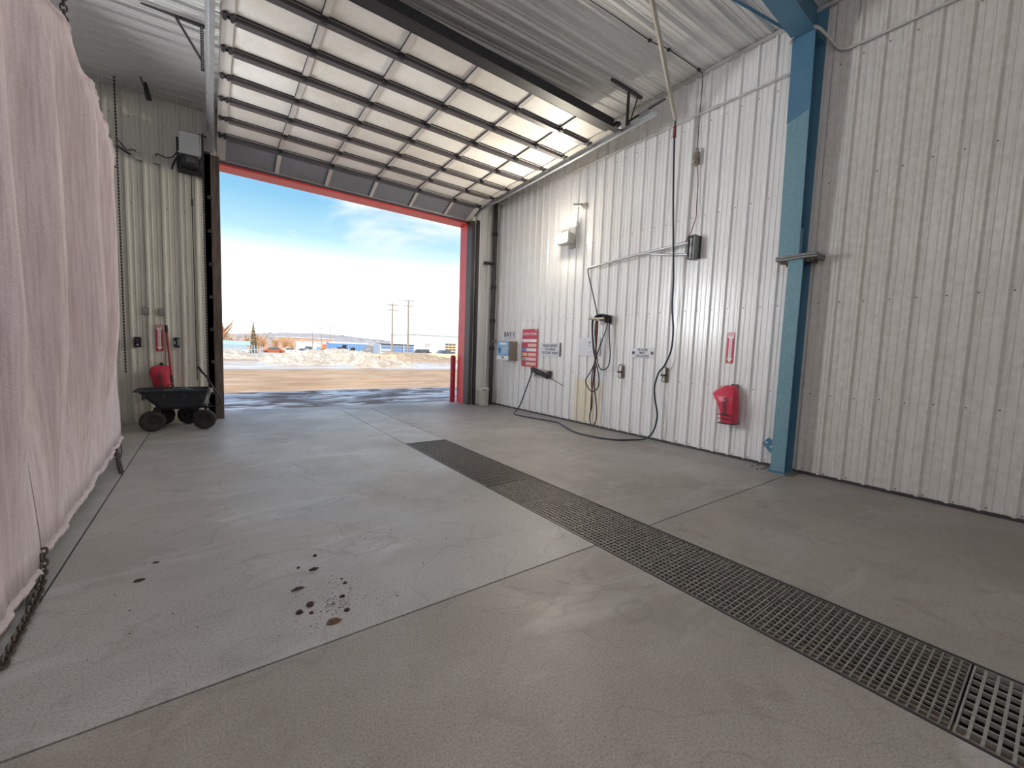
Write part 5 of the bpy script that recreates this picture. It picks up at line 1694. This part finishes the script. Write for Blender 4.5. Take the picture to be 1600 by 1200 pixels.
# pale broken blocks on the pile
M_BLOCK = mat('pale_block', (0.74, 0.62, 0.46), 0.85, noise=[(2, 0.5, (0.6, 0.48, 0.34)), (8, 0.4, (0.45, 0.34, 0.24))])
for i, (x, y, w, h, a, lab) in enumerate(((10.3, 35.2, 0.95, 0.62, 0.1, 'pale square block of hard snow at the left end of the block row'), (11.3, 35.4, 0.85, 0.60, -0.15, 'pale square block of hard snow second in the block row'), (12.15, 35.6, 0.8, 0.62, 0.2, 'pale square block of hard snow third in the block row'), (13.0, 35.9, 0.75, 0.52, -0.1, 'pale square block of hard snow at the right end of the block row'), (12.4, 31.6, 1.1, 0.42, 0.25, 'pale slab of hard snow lying alone before the row of blocks'))):
    q = MB().bevbox(x-w/2, x+w/2, y-0.4, y+0.4, -0.05, (0.78 if i < 4 else 0.36), 0.06)
    rr_ = random.Random(i+70)
    q.v = [p+Vector((rr_.uniform(-.05, .05), rr_.uniform(-.05, .05), rr_.uniform(-.05, .05) if p.z > 0.1 else 0)) for p in q.v]
    q.rot((x, y, 0), 'Z', a)
    tag(q.build('snow_block', M_BLOCK), lab, 'snow block', 'snow blocks on the pile')
# red bollard
r = tag(empty('bollard', (5.535, 10.36, -0.02)), 'dark red steel bollard just outside the red doorway trim', 'bollard')
MB().lathe([(0.075, 0), (0.075, 1.28), (0.06, 1.32), (0.02, 1.335)], (5.535, 10.36, -0.02), 'z', 20).build('post', M_MAROON, r, smooth=True)
MB().lathe([(0.10, 0), (0.10, 0.03), (0.077, 0.04)], (5.535, 10.36, -0.02), 'z', 20).build('collar', M_MAROON, r)

# ---- picket fence and blue-roofed shed
M_FENCE = mat('fence_blue_grey', (0.34, 0.45, 0.55), 0.7)
fr = tag(empty('picket_fence', (3.0, 70, -0.5)), 'blue grey picket fence in front of the pale blue roof', 'fence')
pm = MB().box(-0.05, 0.05, -0.02, 0.02, 0, 1.0).mesh('picket', M_FENCE)
fx = -8.0
while fx < 6.2:
    h_ = 1.85 if fx < 2.8 else 1.85-0.45*(fx-2.8)/3.4
    o = place('picket', pm, (fx, 70, -0.55), fr)
    o.scale.z = h_
    fx += 0.33
MB().box(-8, 6.2, 70.02, 70.06, 0.30, 0.42).box(-8, 6.2, 70.02, 70.06, -0.3, -0.18).build('rail', M_FENCE, fr)
M_BLUEROOF = mat('pale_blue_roof', (0.40, 0.62, 0.78), 0.5)
M_BWHITE = mat('white_cladding', (0.82, 0.82, 0.80), 0.6)
M_GLASS = mat('dark_window', (0.10, 0.13, 0.16), 0.15)
M_ORANGE = mat('orange_panel', (0.75, 0.20, 0.05), 0.6)
M_BRICK = mat('brown_brick', (0.55, 0.33, 0.23), 0.8, noise=(1.0, 0.5, (0.70, 0.52, 0.40)))
M_ROOFSNOW = mat('snowy_roof', (0.85, 0.85, 0.86), 0.7)
M_TRAILER = mat('blue_trailer', (0.12, 0.27, 0.55), 0.5)
M_CONT = mat('grey_blue_container', (0.30, 0.35, 0.44), 0.6)
r = tag(empty('blue_roof_shed', (-2, 80, -0.6)), 'long shed with a pale blue curved roof behind the picket fence', 'building')
MB().box(-14, 5.0, 80, 86, -0.7, 0.9).build('wall', M_BWHITE, r)
rg_ = []
for x in (-14.3, 5.6):
    rg_.append([(x, 79.6, 0.9), (x, 80.8, 1.35), (x, 83, 1.55), (x, 85.5, 1.35), (x, 86.4, 0.9)])
MB().loft([[rg_[0][k] for k in range(5)], [rg_[1][k] for k in range(5)]]).build('roof', M_BLUEROOF, r)

def building(name, x0, x1, y, dep, z0, z1, m, label, wins=(), roof=None, extras=()):
    r_ = tag(empty(name, ((x0+x1)/2, y, z0)), label, 'building')
    MB().box(x0, x1, y, y+dep, z0, z1).build('wall', m, r_)
    MB().box(x0-0.2, x1+0.2, y-0.2, y+dep+0.2, z1, z1+0.25).build('roof', roof or M_ROOFSNOW, r_)
    for (a, c, d, e, mm) in wins:
        w_ = MB().box(a, c, y-0.08, y, d, e).build('window', M_BWHITE, r_)
        MB().box(a+0.08, c-0.08, y-0.11, y-0.079, d+0.08, e-0.08).build('pane', mm, w_)
    return r_
building('white_office', 24.0, 31.4, 150, 9, -1.7, 1.9, M_BWHITE, 'low white building with a dark window beside the orange panel',
         [(25.2, 27.4, -0.8, 0.65, M_GLASS), (28.6, 30.0, -0.8, 0.65, M_BOXBLUE)])
r = tag(empty('orange_panel', (31.0, 148.5, -1.5)), 'orange square panel standing by the low white building', 'panel')
MB().box(30.2, 31.7, 148.4, 148.6, -0.95, 1.45).build('panel', M_ORANGE, r)
MB().box(30.3, 30.4, 148.45, 148.55, -1.7, -0.9).box(31.5, 31.6, 148.45, 148.55, -1.7, -0.9).build('leg', M_DARK, r)
building('brick_block', 26, 50, 220, 10, -2.2, 4.0, M_BRICK, 'brown brick building with a snowy roof far behind the small poles',
         [(28+3*k, 29.6+3*k, -0.2, 1.6, M_SIGNYEL) for k in range(7)])
building('row_house', 2, 24, 240, 10, -2.4, 2.4, M_BRICK, 'brown row of houses behind the bare trees', [(4+3.2*k, 5.6+3.2*k, -0.4, 1.2, M_SIGNYEL) for k in range(6)])
# blue trailer with ribs
r = tag(empty('blue_trailer', (26, 95, -0.6)), 'long blue ribbed trailer behind the big lumpy pile', 'trailer')
MB().box(20.7, 29.0, 95, 97.5, -0.35, 1.95).build('body', M_TRAILER, r)
MB().box(20.7, 29.0, 94.94, 95.02, 1.75, 2.05).build('top_rail', M_BWHITE, r)
rm = MB().box(-0.05, 0.05, -0.06, 0.0, -0.35, 1.75).mesh('rib', mat('trailer_rib', (0.35, 0.50, 0.72), 0.5))
for k in range(22):
    place('rib', rm, (20.9+0.38*k, 95, 0), r)
for k in range(3):
    MB().lathe([(0.5, -0.15), (0.5, 0.15)], (27.0+0.9*k*0.9, 95.3, -0.75), 'y', 14).build('wheel', M_TYRE, r)
    MB().lathe([(0.5, -0.15), (0.5, 0.15)], (21.4+0.9*k*0.9, 95.3, -0.75), 'y', 14).build('wheel', M_TYRE, r)
# tyre stacks in front of the trailer
for i, (x, n_) in enumerate(((21.6, 5), (22.6, 7), (24.3, 5))):
    r = tag(empty('tyre_stack', (x, 90, -0.55)), ('short stack of dark tyres at the end of the blue trailer', 'tall stack of dark tyres in front of the blue trailer', 'stack of dark tyres halfway along the blue trailer')[i], 'tyres', 'tyre stacks')
    for k in range(n_):
        MB().lathe([(0.28, 0), (0.45, 0.02), (0.5, 0.12), (0.45, 0.24), (0.28, 0.26)], (x+0.05*math.sin(k*2.3), 90, -0.56+0.27*k+0.2), 'z', 14).build('tyre', M_TYRE, r)
mound('rubble_heap', 25.4, 84, 2.4, 2.0, lerpf([(-1, 0.1), (0.2, 1.0), (0.5, 0.95), (1, 0.3)]), 2.1, mat('dark_rubble', (0.20, 0.19, 0.18), 0.9, noise=[(1.5, 0.7, (0.42, 0.40, 0.37)), (5, 0.5, (0.1, 0.1, 0.1))]), 'dark rubble heap between the blue trailer and the grey containers', 77, 0.6, 40, cat='rubble')
# grey containers
for k in range(3):
    x = 25.1+2.2*k
    r = tag(empty('site_container', (x+1.0, 75, -0.45)), ('grey blue container next to the rubble heap', 'grey blue container in the middle of the container row', 'grey blue container next to the white building')[k], 'container', 'grey containers')
    MB().box(x, x+2.05, 75, 79, -0.45, 1.85).build('body', M_CONT, r)
    MB().box(x-0.04, x+2.09, 74.92, 75.0, 1.80, 1.98).build('top_rail', M_DARK, r)
    for j in range(4):
        MB().box(x+0.12, x+1.93, 74.94, 75.0, -0.30+0.52*j, -0.12+0.52*j).build('panel_rib', M_BWHITE if (k == 0 and j < 3) else M_TRAILER, r)
    MB().box(x-0.02, x+0.10, 74.93, 75.0, -0.45, 1.85).build('corner_post', M_BWHITE, r)
# big white building, right
r = building('white_warehouse', 35.6, 52, 85, 14, -0.5, 4.35, M_BWHITE, 'big white building with a slatted roll door and small windows',
             [(38.2, 39.5, 1.75, 2.55, M_TRIM), (38.3, 39.4, 0.3, 1.2, M_GLASS)])
dr = MB().box(43.2, 46.0, 84.92, 85.0, 0.3, 2.75).build('roll_door', M_SIGNYEL, r)
for j in range(4):
    for i in range(3):
        MB().box(43.3+0.9*i, 44.05+0.9*i, 84.88, 84.93, 0.45+0.6*j, 0.75+0.6*j).build('door_pane', M_GLASS, dr)
# parked cars
M_CARS = [mat('car_grey', (0.20, 0.22, 0.25), 0.3), mat('car_blue', (0.07, 0.10, 0.18), 0.3), mat('car_white', (0.7, 0.7, 0.7), 0.3), mat('car_dark', (0.05, 0.05, 0.06), 0.3), mat('car_red', (0.45, 0.12, 0.05), 0.3)]
def car(x, y, z, k, label, sx=1.0):
    r_ = tag(empty('parked_car', (x, y, z)), label, 'car', 'cars parked in the yard')
    side = [(-2.1, 0.3), (-2.15, 0.75), (-1.2, 0.95), (-0.7, 1.45), (0.9, 1.5), (1.6, 1.0), (2.1, 0.9), (2.15, 0.35)]
    MB().extrude([(x+a*sx, y, z+h_) for a, h_ in side], (0, 1.7, 0)).build('body', M_CARS[k], r_)
    MB().extrude([(x+a*sx, y-0.02, z+h_) for a, h_ in ((-0.95, 0.98), (-0.62, 1.36), (0.82, 1.40), (1.3, 1.02))], (0, 0.02, 0)).build('side_window', M_GLASS, r_)
    for a in (-1.35, 1.35):
        MB().lathe([(0.33, -0.1), (0.33, 0.1)], (x+a*sx, y+0.05, z+0.33), 'y', 12).build('wheel', M_TYRE, r_)
car(35.6, 80, -0.35, 3, 'dark car parked at the near corner of the big white building')
car(40.3, 79, -0.35, 1, 'dark blue car parked under the small windows of the white building')
car(45.0, 78, -0.35, 0, 'grey car parked left of the slatted roll door')
car(49.6, 78, -0.35, 3, 'dark car parked before the slatted roll door')
car(23.0, 140, -1.5, 0, 'grey car parked left of the low white building')
car(28.2, 141, -1.6, 3, 'dark car parked under the dark window of the low white building')
car(10.8, 100, -1.0, 4, 'orange red car behind the low snow bank')
car(15.2, 110, -1.1, 2, 'white car between the orange car and the low white building')

# ---- utility poles
M_POLE = mat('pole_timber', (0.30, 0.27, 0.24), 0.8)
def pole(x, y, z0, z1, arms, label, r_=0.13, trans=True, wire=None):
    q = tag(empty('utility_pole', (x, y, z0)), label, 'pole', 'utility poles')
    MB().tube([(x, y, z0), (x, y, z1)], [r_, r_*0.7], 8).build('mast', M_POLE, q)
    for (dz, w) in arms:
        am = MB().box(x-w, x+w, y-0.12, y-0.02, z1-dz-0.06, z1-dz+0.06).build('crossarm', M_POLE, q)
        for s_ in (-0.95, -0.45, 0.45, 0.95):
            MB().lathe([(0.06, 0), (0.07, 0.1), (0.03, 0.2)], (x+s_*w, y-0.07, z1-dz+0.05), 'z', 8).build('insulator', M_BRASS, am)
    if trans:
        for s_ in (-0.55, 0.62):
            MB().lathe([(0.17, 0), (0.18, 0.05), (0.18, 0.5), (0.12, 0.56)], (x+s_, y, z1-2.6), 'z', 10).build('transformer', M_TRIM, q)
pole(23.65, 65, -0.3, 8.36, [(0.28, 0.9), (1.1, 0.95)], 'utility pole with two crossarms and a cable drop', 0.19)
pole(26.3, 65, -0.3, 9.13, [(0.10, 0.9), (0.95, 0.85)], 'taller utility pole standing before the container row end', 0.2)
pole(23.85, 130, -1.0, 6.45, [(0.2, 0.9)], 'small far utility pole by the low white building', 0.13, False)
pole(26.2, 130, -1.0, 6.97, [(0.2, 1.0), (1.0, 0.9)], 'small far utility pole with two arms by the orange panel', 0.13, False)
pole(28.7, 130, -1.0, 6.75, [(0.2, 1.1)], 'small far utility pole behind the blue trailer', 0.13, False)
MB().box(23.55, 23.75, 64.8, 65.2, 5.2, 6.4)
for i, (a, c, lab) in enumerate((((26.3, 65, 9.0), (60, 60, 9.3), 'thin power line running right from the taller pole'), ((23.65, 65, 8.1), (26.3, 65, 8.9), 'short power line between the two near poles'))):
    a, c = Vector(a), Vector(c)
    pts = [a+(c-a)*t-Vector((0, 0, 0.5*4*t*(1-t)*(c-a).length/35)) for t in [k/12 for k in range(13)]]
    tag(MB().tube(pts, 0.012, 4).build('power_line', M_TRIM), lab, 'wire')

# ---- trees
M_SPRUCE = mat('spruce_green', (0.30, 0.22, 0.12), 0.9, noise=(2, 0.5, (0.14, 0.15, 0.10)))
M_BARK = mat('bare_branches', (0.56, 0.33, 0.17), 0.9)
r = tag(empty('spruce_tree', (5.45, 75, -0.7)), 'tall narrow spruce behind the end of the picket fence', 'tree')
MB().tube([(5.45, 75, -0.8), (5.47, 75, 4.4)], [0.10, 0.02], 6).build('trunk', M_BARK, r)
b = MB()
rnd = random.Random(19)
for k in range(230):
    t_ = rnd.random()
    z = 4.5-t_*4.6
    L_ = 0.12+0.62*t_
    a = rnd.uniform(0, 2*PI)
    p0 = Vector((5.46, 75, z))
    p1 = p0+Vector((math.cos(a)*L_, math.sin(a)*L_, -0.16*L_-0.04))
    w_ = Vector((-math.sin(a), math.cos(a), 0))*(0.05+0.10*t_)
    b.add([p0, p0*0.35+p1*0.65+w_, p1, p0*0.35+p1*0.65-w_, p0*0.5+p1*0.5+Vector((0, 0, -0.14))], [(0, 1, 4), (1, 2, 4), (2, 3, 4), (3, 0, 4), (0, 3, 2, 1)])
stuff(b.build('needles', M_SPRUCE, r))
def bare_tree(x, y, z, h, label, seed):
    rn = random.Random(seed)
    r_ = tag(empty('bare_tree', (x, y, z)), label, 'tree', 'bare trees beyond the fence')
    MB().tube([(x, y, z), (x+rn.uniform(-.2, .2), y, z+h*0.55)], [h*0.022, h*0.012], 5).build('trunk', M_BARK, r_)
    q = MB()
    for k in range(46):
        z0 = z+h*rn.uniform(0.2, 0.55)
        a = rn.uniform(0, 2*PI)
        L_ = h*rn.uniform(0.2, 0.45)
        p0 = Vector((x, y, z0))
        p1 = p0+Vector((math.cos(a)*L_*0.45, math.sin(a)*L_*0.45, L_*0.55))
        p2 = p1+Vector((math.cos(a+.5)*L_*0.25, math.sin(a+.5)*L_*0.25, L_*0.45))
        q.tube([p0, p1, p2], [h*0.012, h*0.007, h*0.003], 3, cap=False)
    stuff(q.build('branches', M_BARK, r_))
where = WHERE0 = ['rising over the pale blue roof', 'standing just left of the spruce', 'standing just right of the spruce', 'in front of the brown row of houses', 'near the orange red car', 'behind the white car', 'beside the far end of the brown row of houses', 'tall one at the end of the fence by the door post']
for i, (x, y, h_) in enumerate(((3.3, 100, 4.0), (6.0, 98, 4.2), (8.6, 106, 4.6), (11.2, 125, 4.4), (13.0, 118, 3.6), (17.0, 130, 4.0), (20.4, 160, 4.6), (1.95, 92, 6.4))):
    bare_tree(x, y, terrain(x, y)-0.1, h_+(-terrain(x, y)), 'leafless brown tree '+where[i], 100+i)

more = ['behind the shed roof, first of the scrub', 'behind the shed roof, second of the scrub', 'between the fence end and the orange red car', 'just behind the orange red car', 'left of the white car', 'right of the white car', 'before the low white building, left of its dark window', 'in the scrub behind the low snow bank']
for i, (x, y, h_) in enumerate(((2.3, 104, 3.0), (4.6, 108, 3.2), (7.4, 92, 3.0), (9.8, 112, 3.4), (12.2, 108, 3.2), (15.6, 122, 3.4), (19.0, 138, 3.6), (14.2, 100, 2.6))):
    bare_tree(x, y, terrain(x, y)-0.1, h_+(-terrain(x, y)), 'low leafless orange brown tree '+more[i], 200+i)

# ---- wooded hill with houses on the skyline
M_HILL = mat('distant_hill', (0.34, 0.31, 0.30), 0.95, noise=[(0.05, 0.8, (0.22, 0.19, 0.18)), (0.18, 0.5, (0.60, 0.60, 0.60))])
rows = []
hp = lerpf([(-700, 8), (0, 11), (60, 16), (110, 20), (180, 22.5), (240, 19), (310, 14), (370, 14), (470, 6), (900, 2)])
for j, (yy, k) in enumerate(((640, -0.25), (720, 0.15), (800, 0.55), (880, 0.9), (930, 1.0), (1010, 0.7))):
    rows.append([(x*(yy/900), yy, -10 + (hp(x)+10)*max(0, k) + 2.0*fbm(x*0.05, yy*0.05, 8)) for x in range(-700, 901, 10)])
b = MB(); b.grid(rows)
struct(b.build('hill', M_HILL, smooth=True), 'low wooded hill with scattered houses on the skyline', 'hill')
b = MB()
rnd = random.Random(5)
for k in range(420):
    x = rnd.uniform(-60, 420)
    f = rnd.uniform(0.2, 0.96)
    yy = 730+190*f
    z = -10+(hp(x)+10)*(0.2+0.78*f)-0.5
    w_, h_ = rnd.uniform(2, 5), rnd.uniform(2.0, 4.2)
    b.box(x*yy/900-w_, x*yy/900+w_, yy, yy+6, z, z+h_, rnd.choice([0, 0, 1, 2]))
stuff(tag(b.build('hill_houses', [M_TRIM, M_BWHITE, M_DARK]), 'tiny houses and dark trees covering the distant hill', 'houses'))
